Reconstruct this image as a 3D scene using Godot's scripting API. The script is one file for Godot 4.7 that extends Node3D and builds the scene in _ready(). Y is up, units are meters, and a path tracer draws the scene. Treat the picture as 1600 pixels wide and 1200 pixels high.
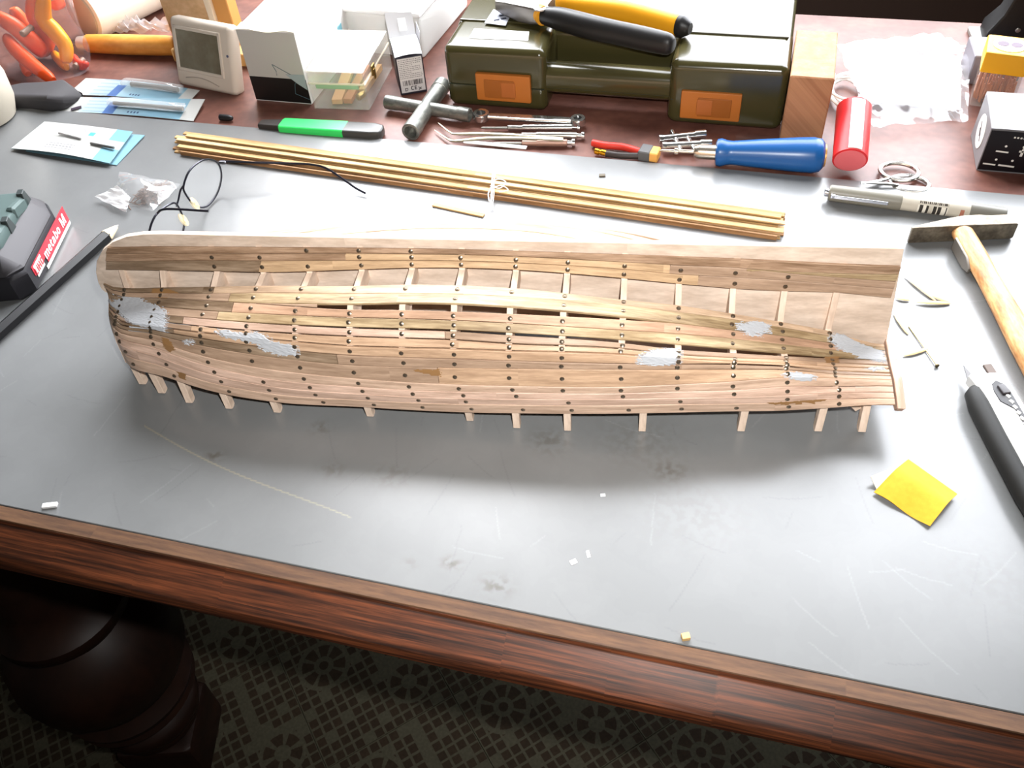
extends Node3D
# A half-planked model boat lying keel up on a grey board on an old table. Metres, y up; the board's top is y = 0, the table's top TT.

const TT := -0.004
const FLOOR := -0.75
var mats := {}
var names := {}
var rng := RandomNumberGenerator.new()


# ---------- mesh building ----------
class Mb:
	var v := PackedVector3Array()
	var t := PackedVector2Array()
	var c := PackedColorArray()
	var tint := Color.WHITE
	var at := 0

	func tri(a: Vector3, b: Vector3, d: Vector3, ua := Vector2(), ub := Vector2(), ud := Vector2()) -> void:
		v.append(a); v.append(b); v.append(d)
		t.append(ua); t.append(ub); t.append(ud)
		c.append(tint); c.append(tint); c.append(tint)

	func quad(a: Vector3, b: Vector3, d: Vector3, e: Vector3, ua := Vector2(), ub := Vector2(), ud := Vector2(), ue := Vector2()) -> void:
		tri(a, b, d, ua, ub, ud)
		tri(a, d, e, ua, ud, ue)

	func seal() -> void:  # turns the closed shape added since the last call so that its faces look outwards
		var vol := 0.0
		var mid := Vector3()
		var n := v.size() - at
		if n == 0:
			return
		for i in range(at, v.size()):
			mid += v[i]
		mid /= n
		for i in range(at, v.size(), 3):
			vol += (v[i] - mid).dot((v[i + 1] - mid).cross(v[i + 2] - mid))
		if vol > 0.0:
			for i in range(at, v.size(), 3):
				var p := v[i + 1]; v[i + 1] = v[i + 2]; v[i + 2] = p
				var q := t[i + 1]; t[i + 1] = t[i + 2]; t[i + 2] = q
		at = v.size()

	func done(inv: Transform3D, sharp := 42.0) -> ArrayMesh:
		var fn := PackedVector3Array()
		var near := {}
		for i in range(0, v.size(), 3):
			var n := (v[i + 2] - v[i]).cross(v[i + 1] - v[i])
			fn.append(n)
			for k in 3:
				var key := Vector3i((v[i + k] * 100000.0).round())
				if near.has(key):
					near[key].append(i / 3)
				else:
					near[key] = PackedInt32Array([i / 3])
		var cs := cos(deg_to_rad(sharp))
		var un := PackedVector3Array()
		for n in fn:
			un.append(n.normalized())
		var norm := PackedVector3Array()
		norm.resize(v.size())
		for i in v.size():
			var f := i / 3
			var s := Vector3()
			for g in near[Vector3i((v[i] * 100000.0).round())]:
				if un[g].dot(un[f]) > cs:
					s += fn[g]
			norm[i] = (inv.basis * (s if s.length_squared() > 0.0 else Vector3.UP)).normalized()
		var w := PackedVector3Array()
		for p in v:
			w.append(inv * p)
		var a := []
		a.resize(Mesh.ARRAY_MAX)
		a[Mesh.ARRAY_VERTEX] = w
		a[Mesh.ARRAY_NORMAL] = norm
		a[Mesh.ARRAY_TEX_UV] = t
		a[Mesh.ARRAY_COLOR] = c
		var m := ArrayMesh.new()
		m.add_surface_from_arrays(Mesh.PRIMITIVE_TRIANGLES, a)
		return m


func fr(p: Vector3, q: Vector3, up := Vector3.UP) -> Transform3D:  # a frame at p whose x points to q
	var x := (q - p).normalized()
	var z := x.cross(up).normalized()
	return Transform3D(Basis(x, z.cross(x), z), p)


func at3(p: Vector3, yaw := 0.0) -> Transform3D:
	return Transform3D(Basis(Vector3.UP, yaw), p)


func loft(m: Mb, rings: Array, cap := true, closed := true) -> void:
	var n: int = rings[0].size()
	var lu := 0.0
	var last := n if closed else n - 1
	for i in rings.size() - 1:
		var A: PackedVector3Array = rings[i]
		var B: PackedVector3Array = rings[i + 1]
		var du := A[0].distance_to(B[0])
		var wv := 0.0
		for j in last:
			var k := (j + 1) % n
			var dv := maxf(A[j].distance_to(A[k]), B[j].distance_to(B[k]))
			m.quad(A[j], B[j], B[k], A[k], Vector2(lu, wv), Vector2(lu + du, wv), Vector2(lu + du, wv + dv), Vector2(lu, wv + dv))
			wv += dv
		lu += du
	if cap:
		for e in [0, rings.size() - 1]:
			var R: PackedVector3Array = rings[e]
			var mid := Vector3()
			for p in R:
				mid += p
			mid /= n
			var x := (R[0] - mid).normalized()
			var nn := Vector3()
			for j in n:
				nn += (R[j] - mid).cross(R[(j + 1) % n] - mid)
			var y := nn.normalized().cross(x)
			for j in n:
				var a := R[j] - mid
				var b := R[(j + 1) % n] - mid
				if e == 0:
					m.tri(mid, R[j], R[(j + 1) % n], Vector2(), Vector2(a.dot(x), a.dot(y)), Vector2(b.dot(x), b.dot(y)))
				else:
					m.tri(mid, R[(j + 1) % n], R[j], Vector2(), Vector2(b.dot(x), b.dot(y)), Vector2(a.dot(x), a.dot(y)))
	m.seal()


func rbox(m: Mb, xf: Transform3D, s: Vector3, r := 0.0006, n := 1) -> void:  # a box centred on xf with rounded edges
	var h := s / 2.0
	r = minf(r, minf(h.x, minf(h.y, h.z)) * 0.95)
	var rings := []
	for e in 2:
		for i in n + 1:
			var a := (float(i) / n) * PI / 2.0
			var ins := r * (1.0 - sin(a)) if e == 0 else r * (1.0 - cos(a))
			var x := -h.x + r * (1.0 - cos(a)) if e == 0 else h.x - r * (1.0 - sin(a))
			rings.append(corner_ring(xf, x, h.y, h.z, r, ins, n))
	loft(m, rings)


func corner_ring(xf: Transform3D, x: float, hy: float, hz: float, r: float, ins: float, n: int) -> PackedVector3Array:
	var out := PackedVector3Array()
	var rr := maxf(r - ins, 0.00002)
	for q in 4:
		var sy: float = [1, 1, -1, -1][q]
		var sz: float = [1, -1, -1, 1][q]
		for i in n + 1:
			var a := PI / 2.0 * float(i) / n
			var ca := cos(a)
			var sa := sin(a)
			var dy := ca if q % 2 == 1 else sa
			var dz := sa if q % 2 == 1 else ca
			out.append(xf * Vector3(x, sy * (hy - r + rr * dy), sz * (hz - r + rr * dz)))
	return out


func lathe(m: Mb, xf: Transform3D, prof: Array, seg := 24, sq := 1.0) -> void:  # prof: (height, radius) along the frame's x
	var rings := []
	for p in prof:
		var ring := PackedVector3Array()
		for j in seg:
			var a := TAU * j / seg
			ring.append(xf * Vector3(p.x, cos(a) * maxf(p.y, 0.00001) * sq, sin(a) * maxf(p.y, 0.00001)))
		rings.append(ring)
	loft(m, rings)


func up(p: Vector3) -> Transform3D:  # a lathe frame that stands upright
	return Transform3D(Basis(Vector3.UP, Vector3.BACK, Vector3.RIGHT), p)


func tube(m: Mb, pts: Array, r, seg := 8, flat := 1.0, ref := Vector3.UP) -> void:  # a round bar along points; r a number or one for each point; flat squashes it along ref
	var rings := []
	for i in pts.size():
		var a: Vector3 = pts[maxi(i - 1, 0)]
		var b: Vector3 = pts[mini(i + 1, pts.size() - 1)]
		var d := (b - a).normalized()
		var s := d.cross(ref)
		s = s.normalized() if s.length() > 0.05 else d.cross(Vector3(0.3, 0.1, 1)).normalized()
		var u := s.cross(d)
		var rad: float = r[i] if r is Array else r
		var ring := PackedVector3Array()
		for j in seg:
			var an := TAU * j / seg
			ring.append(pts[i] + s * cos(an) * rad + u * sin(an) * rad * flat)
		rings.append(ring)
	loft(m, rings)


func smooth(pts: Array, n := 6) -> Array:  # Catmull-Rom through the points
	var out := []
	for i in pts.size() - 1:
		var p0: Vector3 = pts[maxi(i - 1, 0)]
		var p1: Vector3 = pts[i]
		var p2: Vector3 = pts[i + 1]
		var p3: Vector3 = pts[mini(i + 2, pts.size() - 1)]
		for k in n:
			out.append(p1.cubic_interpolate(p2, p0, p3, float(k) / n))
	out.append(pts[-1])
	return out


func loop_tube(m: Mb, pts: Array, r: float, seg := 8, n := 4) -> void:  # a closed ring of round bar
	var q := pts.duplicate()
	var c := []
	for i in q.size():
		for k in n:
			c.append(q[i].cubic_interpolate(q[(i + 1) % q.size()], q[(i - 1 + q.size()) % q.size()], q[(i + 2) % q.size()], float(k) / n))
	var mid := Vector3()
	for p in c:
		mid += p
	mid /= c.size()
	var rings := []
	for i in c.size() + 1:
		var p: Vector3 = c[i % c.size()]
		var d: Vector3 = (c[(i + 1) % c.size()] - c[(i - 1 + c.size()) % c.size()]).normalized()
		var s: Vector3 = ((p - mid) - d * (p - mid).dot(d)).normalized()
		var u := s.cross(d)
		var ring := PackedVector3Array()
		for j in seg:
			var an := TAU * j / seg
			ring.append(p + s * cos(an) * r + u * sin(an) * r)
		rings.append(ring)
	loft(m, rings, false)


func prism(m: Mb, xf: Transform3D, poly: PackedVector2Array, d: float, bev := 0.0) -> void:  # poly in the frame's x and y, drawn out along its z by d
	if Geometry2D.is_polygon_clockwise(poly):
		poly = poly.duplicate()
		poly.reverse()
	var n := poly.size()
	var inner := PackedVector2Array()
	for i in n:
		var e0 := (poly[i] - poly[(i - 1 + n) % n]).normalized()
		var e1 := (poly[(i + 1) % n] - poly[i]).normalized()
		var nn := Vector2(-e0.y - e1.y, e0.x + e1.x)
		nn = nn.normalized() / maxf(0.5, nn.length() / 2.0) if nn.length() > 0.01 else Vector2()
		inner.append(poly[i] + nn * bev)
	var lay := [[inner, 0.0], [poly, bev], [poly, d - bev], [inner, d]] if bev > 0.0 else [[poly, 0.0], [poly, d]]
	for k in lay.size() - 1:
		var s := 0.0
		for i in n:
			var j := (i + 1) % n
			var A: PackedVector2Array = lay[k][0]
			var B: PackedVector2Array = lay[k + 1][0]
			var ds := poly[i].distance_to(poly[j])
			m.quad(xf * Vector3(A[i].x, A[i].y, lay[k][1]), xf * Vector3(B[i].x, B[i].y, lay[k + 1][1]), xf * Vector3(B[j].x, B[j].y, lay[k + 1][1]), xf * Vector3(A[j].x, A[j].y, lay[k][1]), Vector2(s, lay[k][1]), Vector2(s, lay[k + 1][1]), Vector2(s + ds, lay[k + 1][1]), Vector2(s + ds, lay[k][1]))
			s += ds
	for e in [0, lay.size() - 1]:
		var P: PackedVector2Array = lay[e][0]
		var ix := Geometry2D.triangulate_polygon(P)
		for i in range(0, ix.size(), 3):
			var q := [ix[i], ix[i + 1], ix[i + 2]]
			if (P[q[1]] - P[q[0]]).cross(P[q[2]] - P[q[0]]) < 0.0:
				q = [ix[i], ix[i + 2], ix[i + 1]]
			if e != 0:
				q = [q[0], q[2], q[1]]
			m.tri(xf * Vector3(P[q[0]].x, P[q[0]].y, lay[e][1]), xf * Vector3(P[q[1]].x, P[q[1]].y, lay[e][1]), xf * Vector3(P[q[2]].x, P[q[2]].y, lay[e][1]), P[q[0]], P[q[1]], P[q[2]])
	m.seal()


func sheet(m: Mb, g: Array, th: float) -> void:  # a grid of points made into a sheet of thickness th
	var nu := g.size()
	var nv: int = g[0].size()
	var lo := []
	for i in nu:
		var row := PackedVector3Array()
		for j in nv:
			var du: Vector3 = g[mini(i + 1, nu - 1)][j] - g[maxi(i - 1, 0)][j]
			var dv: Vector3 = g[i][mini(j + 1, nv - 1)] - g[i][maxi(j - 1, 0)]
			row.append(g[i][j] - du.cross(dv).normalized() * th * (1.0 if du.cross(dv).y > 0.0 else -1.0))
		lo.append(row)
	for i in nu - 1:
		for j in nv - 1:
			var a := Vector2(float(i) / (nu - 1), float(j) / (nv - 1))
			var b := Vector2(float(i + 1) / (nu - 1), float(j + 1) / (nv - 1))
			m.quad(g[i][j], g[i][j + 1], g[i + 1][j + 1], g[i + 1][j], a, Vector2(a.x, b.y), b, Vector2(b.x, a.y))
			m.quad(lo[i][j], lo[i + 1][j], lo[i + 1][j + 1], lo[i][j + 1], a, Vector2(b.x, a.y), b, Vector2(a.x, b.y))
	for i in nu - 1:
		for j in [0, nv - 1]:
			if j == 0:
				m.quad(g[i][0], g[i + 1][0], lo[i + 1][0], lo[i][0])
			else:
				m.quad(g[i][j], lo[i][j], lo[i + 1][j], g[i + 1][j])
	for j in nv - 1:
		for i in [0, nu - 1]:
			if i == 0:
				m.quad(g[0][j], lo[0][j], lo[0][j + 1], g[0][j + 1])
			else:
				m.quad(g[i][j], g[i][j + 1], lo[i][j + 1], lo[i][j])
	m.seal()


func quadgrid(a: Vector3, b: Vector3, c: Vector3, d: Vector3, nu: int, nv: int, h: Callable) -> Array:  # corners a b c d round; a grid with heights h(u, v) added
	var g := []
	for i in nu + 1:
		var row := PackedVector3Array()
		for j in nv + 1:
			var u := float(i) / nu
			var w := float(j) / nv
			row.append(a.lerp(b, u).lerp(d.lerp(c, u), w) + Vector3.UP * h.call(u, w))
		g.append(row)
	return g


# ---------- objects ----------
func numbered(n: String) -> String:
	names[n] = names.get(n, -1) + 1
	return n if names[n] == 0 else "%s_%03d" % [n, names[n]]


func thing(called: String, label: String, cat: String, p := Vector3.ZERO, group := "") -> Node3D:
	var o := Node3D.new()
	o.name = numbered(called)
	add_child(o, true)
	o.position = p
	meta(o, label, cat, group)
	return o


func meta(o: Node, label: String, cat := "", group := "") -> void:
	if label: o.set_meta("label", label)
	if cat: o.set_meta("category", cat)
	if group: o.set_meta("group", group)


func part(parent: Node3D, called: String, m: Mb, mat: Material, label := "", sharp := 42.0) -> MeshInstance3D:
	var o := MeshInstance3D.new()
	o.name = called
	o.mesh = m.done(parent.global_transform.affine_inverse(), sharp)
	o.material_override = mat
	parent.add_child(o, true)
	if label: o.set_meta("label", label)
	return o


func single(called: String, label: String, cat: String, m: Mb, mat: Material, p: Vector3, group := "") -> MeshInstance3D:  # a thing that is one mesh
	var o := MeshInstance3D.new()
	o.name = numbered(called)
	o.mesh = m.done(Transform3D(Basis(), -p))
	o.material_override = mat
	add_child(o, true)
	o.position = p
	meta(o, label, cat, group)
	return o


func struct(called: String, m: Mb, mat: Material) -> MeshInstance3D:
	var o := MeshInstance3D.new()
	o.name = called
	o.mesh = m.done(Transform3D())
	o.material_override = mat
	o.set_meta("kind", "structure")
	add_child(o, true)
	return o


func letters(parent: Node3D, s: String, h: float, xf: Transform3D, mat: Material, bold := false, called := "lettering") -> void:  # flat raised letters in the frame's x and y, facing its z
	var f := SystemFont.new()
	f.font_names = PackedStringArray(["Droid Sans"])
	f.font_weight = 700 if bold else 400
	var tm := TextMesh.new()
	tm.text = s
	tm.font = f
	tm.font_size = 48
	tm.pixel_size = h / 36.0
	tm.depth = 0.0002
	tm.curve_step = 4.0
	var o := MeshInstance3D.new()
	o.name = called
	o.mesh = tm
	o.material_override = mat
	parent.add_child(o, true)
	o.transform = parent.global_transform.affine_inverse() * xf


# ---------- materials ----------
func mat(col: Color, rough := 0.6, metal := 0.0) -> StandardMaterial3D:
	var k := "%s %s %s" % [col, rough, metal]
	if not mats.has(k):
		var s := StandardMaterial3D.new()
		s.albedo_color = col
		s.roughness = rough
		s.metallic = metal
		s.metallic_specular = 0.5 if metal > 0.2 else 0.4
		mats[k] = s
	return mats[k]


func rgb(r: int, g: int, b: int) -> Color:
	return Color(r / 255.0, g / 255.0, b / 255.0)


func clear(col: Color, a: float, rough := 0.12) -> StandardMaterial3D:
	var s := StandardMaterial3D.new()
	s.albedo_color = Color(col, a)
	s.roughness = rough
	s.metallic_specular = 0.35
	s.transparency = BaseMaterial3D.TRANSPARENCY_ALPHA
	return s


func tex(img: Image) -> ImageTexture:
	return ImageTexture.create_from_image(img)


func grain(w: int, h: int, seed_: int, lo: Color, hi: Color, along: float, across: float, specks := 0.0) -> ImageTexture:  # streaks along the width, seamless in neither way
	var a := FastNoiseLite.new()
	a.seed = seed_
	a.frequency = 1.0
	a.fractal_octaves = 4
	var b := FastNoiseLite.new()
	b.seed = seed_ + 7
	b.frequency = 1.0
	var im := Image.create(w, h, false, Image.FORMAT_RGB8)
	for y in h:
		for x in w:
			var n := a.get_noise_2d(x * along, y * across) * 0.75 + b.get_noise_2d(x * along * 6.0, y * across * 5.0) * 0.35
			var s := clampf(0.5 + n, 0.0, 1.0)
			if specks > 0.0 and b.get_noise_2d(x * along * 9.0 + 50.0, y * across * 9.0) > 0.62:
				s = clampf(s - specks, 0.0, 1.0)
			im.set_pixel(x, y, lo.lerp(hi, s))
	return tex(im)


func textured(t: Texture2D, rough: float, scale: Vector3, tri := false, tint := Color.WHITE) -> StandardMaterial3D:
	var s := StandardMaterial3D.new()
	s.albedo_texture = t
	s.albedo_color = tint
	s.roughness = rough
	s.metallic_specular = 0.4
	s.uv1_scale = scale
	s.uv1_triplanar = tri
	s.uv1_world_triplanar = tri
	return s



func _ready() -> void:
	rng.seed = 11
	set_stage()
	build_room()
	build_table()
	build_hull()
	build_board_things()
	build_table_things()
	build_tools()
	build_crumbs()


func set_stage() -> void:
	var cam := Camera3D.new()
	cam.name = "camera"
	cam.fov = 46.99713
	cam.near = 0.02
	cam.far = 30.0
	add_child(cam)
	cam.transform = Transform3D(Basis(Vector3(0.9657, -0.0634, -0.2518), Vector3(-0.1424, 0.6815, -0.7178), Vector3(0.2171, 0.7291, 0.6491)), Vector3(0, 0.5, 0)).orthonormalized()
	cam.current = true
	var e := Environment.new()
	var sky := Sky.new()
	var sm := ProceduralSkyMaterial.new()
	sm.sky_top_color = Color(0.9, 0.94, 1.0)
	sm.sky_horizon_color = Color(0.97, 0.98, 1.0)
	sm.ground_bottom_color = Color(0.45, 0.44, 0.42)
	sm.ground_horizon_color = Color(0.7, 0.7, 0.7)
	sm.sky_energy_multiplier = 1.0
	sky.sky_material = sm
	e.background_mode = Environment.BG_SKY
	e.sky = sky
	e.background_energy_multiplier = 5.0
	e.tonemap_mode = Environment.TONE_MAPPER_LINEAR
	e.tonemap_exposure = 1.0
	e.sdfgi_enabled = true
	e.ssao_enabled = true
	e.ssil_enabled = true
	var we := WorldEnvironment.new()
	we.name = "world"
	we.environment = e
	add_child(we)
	# daylight through the high window behind the table
	for w in [[Vector3(-0.695, 1.04, -1.39), Vector2(0.68, 1.38), 6.6], [Vector3(0.325, 0.925, -1.39), Vector2(1.22, 1.6), 6.2]]:
		var day := AreaLight3D.new()
		day.name = "window_light"
		day.area_size = w[1]
		day.light_energy = w[2]
		day.light_color = Color(0.99, 0.992, 1.0)
		day.shadow_enabled = true
		day.area_range = 12.0
		add_child(day, true)
		day.transform = Transform3D(Basis(Vector3.UP, PI), w[0])
	# the flash of the camera, just above and right of its lens
	var fl := SpotLight3D.new()
	fl.name = "flash_light"
	fl.light_energy = 0.71
	fl.spot_angle = 43.0
	fl.spot_angle_attenuation = 0.95
	fl.light_color = Color(1.0, 0.995, 0.985)
	fl.light_size = 0.008
	fl.spot_range = 8.0
	fl.spot_attenuation = 2.0
	fl.shadow_enabled = true
	add_child(fl)
	fl.transform = cam.transform
	fl.position = Vector3(0.023, 0.5267, -0.0377)


# ---------- the room ----------
func build_room() -> void:
	var white := mat(rgb(70, 66, 62), 0.9)
	var m := Mb.new()
	# back wall with two window openings: x -1.05..-0.34, y 0.33..1.75 and x -0.3..0.95, y 0.1..1.75
	for b in [[Vector3(-1.825, 0.7, -1.47), Vector3(1.55, 2.9, 0.1)], [Vector3(1.775, 0.7, -1.47), Vector3(1.65, 2.9, 0.1)], [Vector3(-0.695, -0.21, -1.47), Vector3(0.71, 1.08, 0.1)], [Vector3(-0.32, 0.6, -1.47), Vector3(0.04, 2.7, 0.1)], [Vector3(0.325, -0.325, -1.47), Vector3(1.25, 0.85, 0.1)], [Vector3(-0.05, 1.95, -1.47), Vector3(2.0, 0.4, 0.1)]]:
		rbox(m, at3(b[0]), b[1], 0.001)
	struct("wall_back", m, white)
	m = Mb.new()
	rbox(m, at3(Vector3(0, -0.33, -1.405)), Vector3(5.2, 0.83, 0.03), 0.003)
	struct("trim_1", m, mat(rgb(84, 66, 58), 0.6))
	for w in [["window_1", -1.05, -0.34, 0.33], ["window_2", -0.3, 0.95, 0.1]]:
		m = Mb.new()
		var mid: float = (w[1] + w[2]) / 2.0
		var wide: float = w[2] - w[1]
		var tall: float = 1.75 - w[3]
		for s in [[Vector3(w[1] + 0.02, w[3] + tall / 2.0, -1.45), Vector3(0.04, tall, 0.05)], [Vector3(w[2] - 0.02, w[3] + tall / 2.0, -1.45), Vector3(0.04, tall, 0.05)], [Vector3(mid, w[3] + 0.02, -1.45), Vector3(wide, 0.04, 0.05)], [Vector3(mid, 1.73, -1.45), Vector3(wide, 0.04, 0.05)]]:
			rbox(m, at3(s[0]), s[1], 0.004)
		struct(w[0], m, mat(rgb(225, 225, 222), 0.5))
	m = Mb.new()
	rbox(m, at3(Vector3(-2.65, 0.7, 0.5)), Vector3(0.1, 2.9, 4.0), 0.001)
	struct("wall_left", m, white)
	m = Mb.new()
	rbox(m, at3(Vector3(2.65, 0.7, 0.5)), Vector3(0.1, 2.9, 4.0), 0.001)
	struct("wall_right", m, white)
	m = Mb.new()
	rbox(m, at3(Vector3(0, 0.7, 2.5)), Vector3(5.4, 2.9, 0.1), 0.001)
	struct("wall_front", m, white)
	m = Mb.new()
	rbox(m, at3(Vector3(0, 2.2, 0.5)), Vector3(5.4, 0.1, 4.1), 0.001)
	struct("ceiling", m, white)
	# floor: tiles with a printed mosaic, laid at 45 degrees to the table
	m = Mb.new()
	rbox(m, at3(Vector3(0, FLOOR - 0.056, 0.5)), Vector3(5.4, 0.1, 4.1), 0.001)
	var fl := struct("floor", m, mat(rgb(40, 38, 32), 0.8))
	var tmesh := Mb.new()
	rbox(tmesh, at3(Vector3.ZERO), Vector3(0.1994, 0.006, 0.1994), 0.0004)
	for i in tmesh.v.size():
		tmesh.t[i] = Vector2(tmesh.v[i].x / 0.2 + 0.5, tmesh.v[i].z / 0.2 + 0.5)
	var tm := tmesh.done(Transform3D())
	var tmat := textured(mosaic(), 0.75, Vector3.ONE)
	tmat.metallic_specular = 0.25
	var rot := Basis(Vector3.UP, PI / 4.0)
	for i in range(-9, 10):
		for j in range(-9, 10):
			var p := rot * Vector3(i * 0.2, 0, j * 0.2) + Vector3(-0.3, FLOOR - 0.003, -0.35)
			if p.x < -1.3 or p.x > 0.75 or p.z < -1.05 or p.z > 0.3:
				continue
			var o := MeshInstance3D.new()
			o.name = "tile"
			o.mesh = tm
			o.material_override = tmat
			fl.add_child(o, true)
			o.transform = Transform3D(rot, p)


func mosaic() -> ImageTexture:  # brown chips on a grey-olive ground in straps, squares and rosettes
	var n := 256
	var im := Image.create(n, n, false, Image.FORMAT_RGB8)
	var ns := FastNoiseLite.new()
	ns.seed = 5
	ns.frequency = 0.03
	for y in n:
		for x in n:
			var u := x / float(n)
			var w := y / float(n)
			var chip := false
			var cell := 13.0
			var cx := fmod(u * cell, 1.0)
			var cy := fmod(w * cell, 1.0)
			var ix := int(u * cell)
			var iy := int(w * cell)
			var d := Vector2(u - 0.27, w - 0.27).length()
			var d2 := Vector2(u - 0.77, w - 0.73).length()
			if d < 0.2:
				var a := fposmod(atan2(w - 0.27, u - 0.27) / TAU * 8.0, 1.0)
				chip = d > 0.075 and d < 0.165 and a > 0.14 and a < 0.86 or d < 0.035
			elif d2 < 0.17:
				var a2 := fposmod(atan2(w - 0.73, u - 0.77) / TAU * 6.0, 1.0)
				chip = d2 > 0.06 and d2 < 0.14 and a2 > 0.16 and a2 < 0.84
			elif (ix + iy * 2) % 7 == 0 or iy == 7 and ix > 6 or ix == 8 and iy < 7:
				chip = false
			else:
				chip = cx > 0.12 and cx < 0.88 and cy > 0.12 and cy < 0.88
			var c := rgb(84, 80, 65)
			if chip:
				c = rgb(50, 40, 30).lerp(rgb(64, 52, 39), 0.5 + 0.5 * ns.get_noise_2d(ix * 40.0, iy * 40.0))
			im.set_pixel(x, y, c.lerp(Color.BLACK, 0.12 * ns.get_noise_2d(x * 4.0, y * 4.0) + 0.06))
	return tex(im)


# ---------- table and board ----------
func build_table() -> void:
	var wood := textured(grain(512, 256, 21, rgb(36, 18, 10), rgb(112, 60, 34), 0.008, 0.05, 0.4), 0.5, Vector3(1.4, 18, 1))
	var dark := textured(grain(256, 128, 25, rgb(22, 11, 7), rgb(52, 28, 17), 0.02, 0.03), 0.5, Vector3(2, 2, 2), true)
	var red := textured(grain(512, 256, 33, rgb(88, 54, 46), rgb(122, 80, 68), 0.012, 0.035, 0.2), 0.42, Vector3(2, 2, 2), true)
	red.metallic_specular = 0.42
	var t := thing("table", "old dark wooden table with moulded edge under the grey board", "table", Vector3(-0.1, FLOOR, -0.68))
	var m := Mb.new()
	rbox(m, at3(Vector3(-0.1, TT - 0.0125, -0.689)), Vector3(2.6, 0.025, 0.862), 0.001)
	part(t, "tabletop", m, red)
	# moulded front edge: a flat ledge, a bevel, a rounded lip and the underside
	m = Mb.new()
	var prof := [Vector2(-0.2575, TT - 0.02), Vector2(-0.2575, -0.0012), Vector2(-0.2568, -0.0008), Vector2(-0.2462, -0.0012), Vector2(-0.2450, -0.0032), Vector2(-0.2435, -0.0034), Vector2(-0.236, -0.0078), Vector2(-0.2275, -0.0125), Vector2(-0.2240, -0.0155), Vector2(-0.2222, -0.020), Vector2(-0.2225, -0.0255), Vector2(-0.226, -0.030), Vector2(-0.236, -0.033), Vector2(-0.2575, -0.033)]
	var rings := []
	for i in 41:
		var ring := PackedVector3Array()
		for p in prof:
			ring.append(Vector3(-1.4 + 0.065 * i, p.y + rng.randf_range(-0.00025, 0.00025), p.x + rng.randf_range(-0.0003, 0.0003)))
		rings.append(ring)
	loft(m, rings)
	part(t, "edge_moulding", m, wood, "", 30.0)
	m = Mb.new()
	rbox(m, at3(Vector3(-0.1, -0.0108, -0.252)), Vector3(2.6, 0.021, 0.0112), 0.0006)
	part(t, "ledge", m, textured(grain(512, 128, 27, rgb(66, 44, 29), rgb(100, 70, 46), 0.012, 0.09, 0.3), 0.6, Vector3(2.0, 16.0, 1)), "worn lighter ledge beside the board")
	m = Mb.new()
	rbox(m, at3(Vector3(-0.1, TT - 0.075, -0.375)), Vector3(2.3, 0.095, 0.022), 0.002)
	part(t, "apron", m, wood)
	for lp in [Vector3(-0.66, 0, -0.335), Vector3(0.98, 0, -0.335), Vector3(-1.2, 0, -1.03), Vector3(0.98, 0, -1.03)]:
		m = Mb.new()
		lathe(m, up(Vector3(lp.x, 0, lp.z)), [Vector2(-0.75, 0.03), Vector2(-0.66, 0.034), Vector2(-0.655, 0.05), Vector2(-0.64, 0.058), Vector2(-0.63, 0.056), Vector2(-0.624, 0.062), Vector2(-0.612, 0.066), Vector2(-0.6, 0.062), Vector2(-0.592, 0.05), Vector2(-0.578, 0.053), Vector2(-0.566, 0.072), Vector2(-0.555, 0.08), Vector2(-0.546, 0.076), Vector2(-0.542, 0.08), Vector2(-0.532, 0.083), Vector2(-0.52, 0.074), Vector2(-0.51, 0.07), Vector2(-0.495, 0.084), Vector2(-0.47, 0.095), Vector2(-0.44, 0.099), Vector2(-0.41, 0.094), Vector2(-0.385, 0.078), Vector2(-0.37, 0.06), Vector2(-0.362, 0.064), Vector2(-0.35, 0.074), Vector2(-0.336, 0.074), Vector2(-0.325, 0.06), Vector2(-0.3, 0.05), Vector2(-0.14, 0.045), Vector2(-0.03, 0.045)], 40)
		var leg := part(t, "turned_leg", m, dark, "bulbous turned leg")
		m = Mb.new()
		rbox(m, at3(Vector3(lp.x, FLOOR + 0.047, lp.z), 0.3), Vector3(0.105, 0.094, 0.105), 0.012, 2)
		part(leg, "foot_block", m, dark)
	# the grey board
	m = Mb.new()
	rbox(m, at3(Vector3(-0.25, -0.00195, -0.5115)), Vector3(1.9, 0.0039, 0.507), 0.0005)
	for i in m.v.size():
		m.t[i] = Vector2((m.v[i].x + 0.95) / 1.3, (m.v[i].z + 0.765) / 0.507)
	var bm := StandardMaterial3D.new()
	bm.albedo_texture = board_print()
	bm.texture_repeat = false
	bm.roughness = 0.27
	bm.metallic_specular = 0.54
	single("work_board", "large smooth grey board covering the front of the table under the boat", "board", m, bm, Vector3(-0.25, -0.004, -0.5115))


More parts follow.
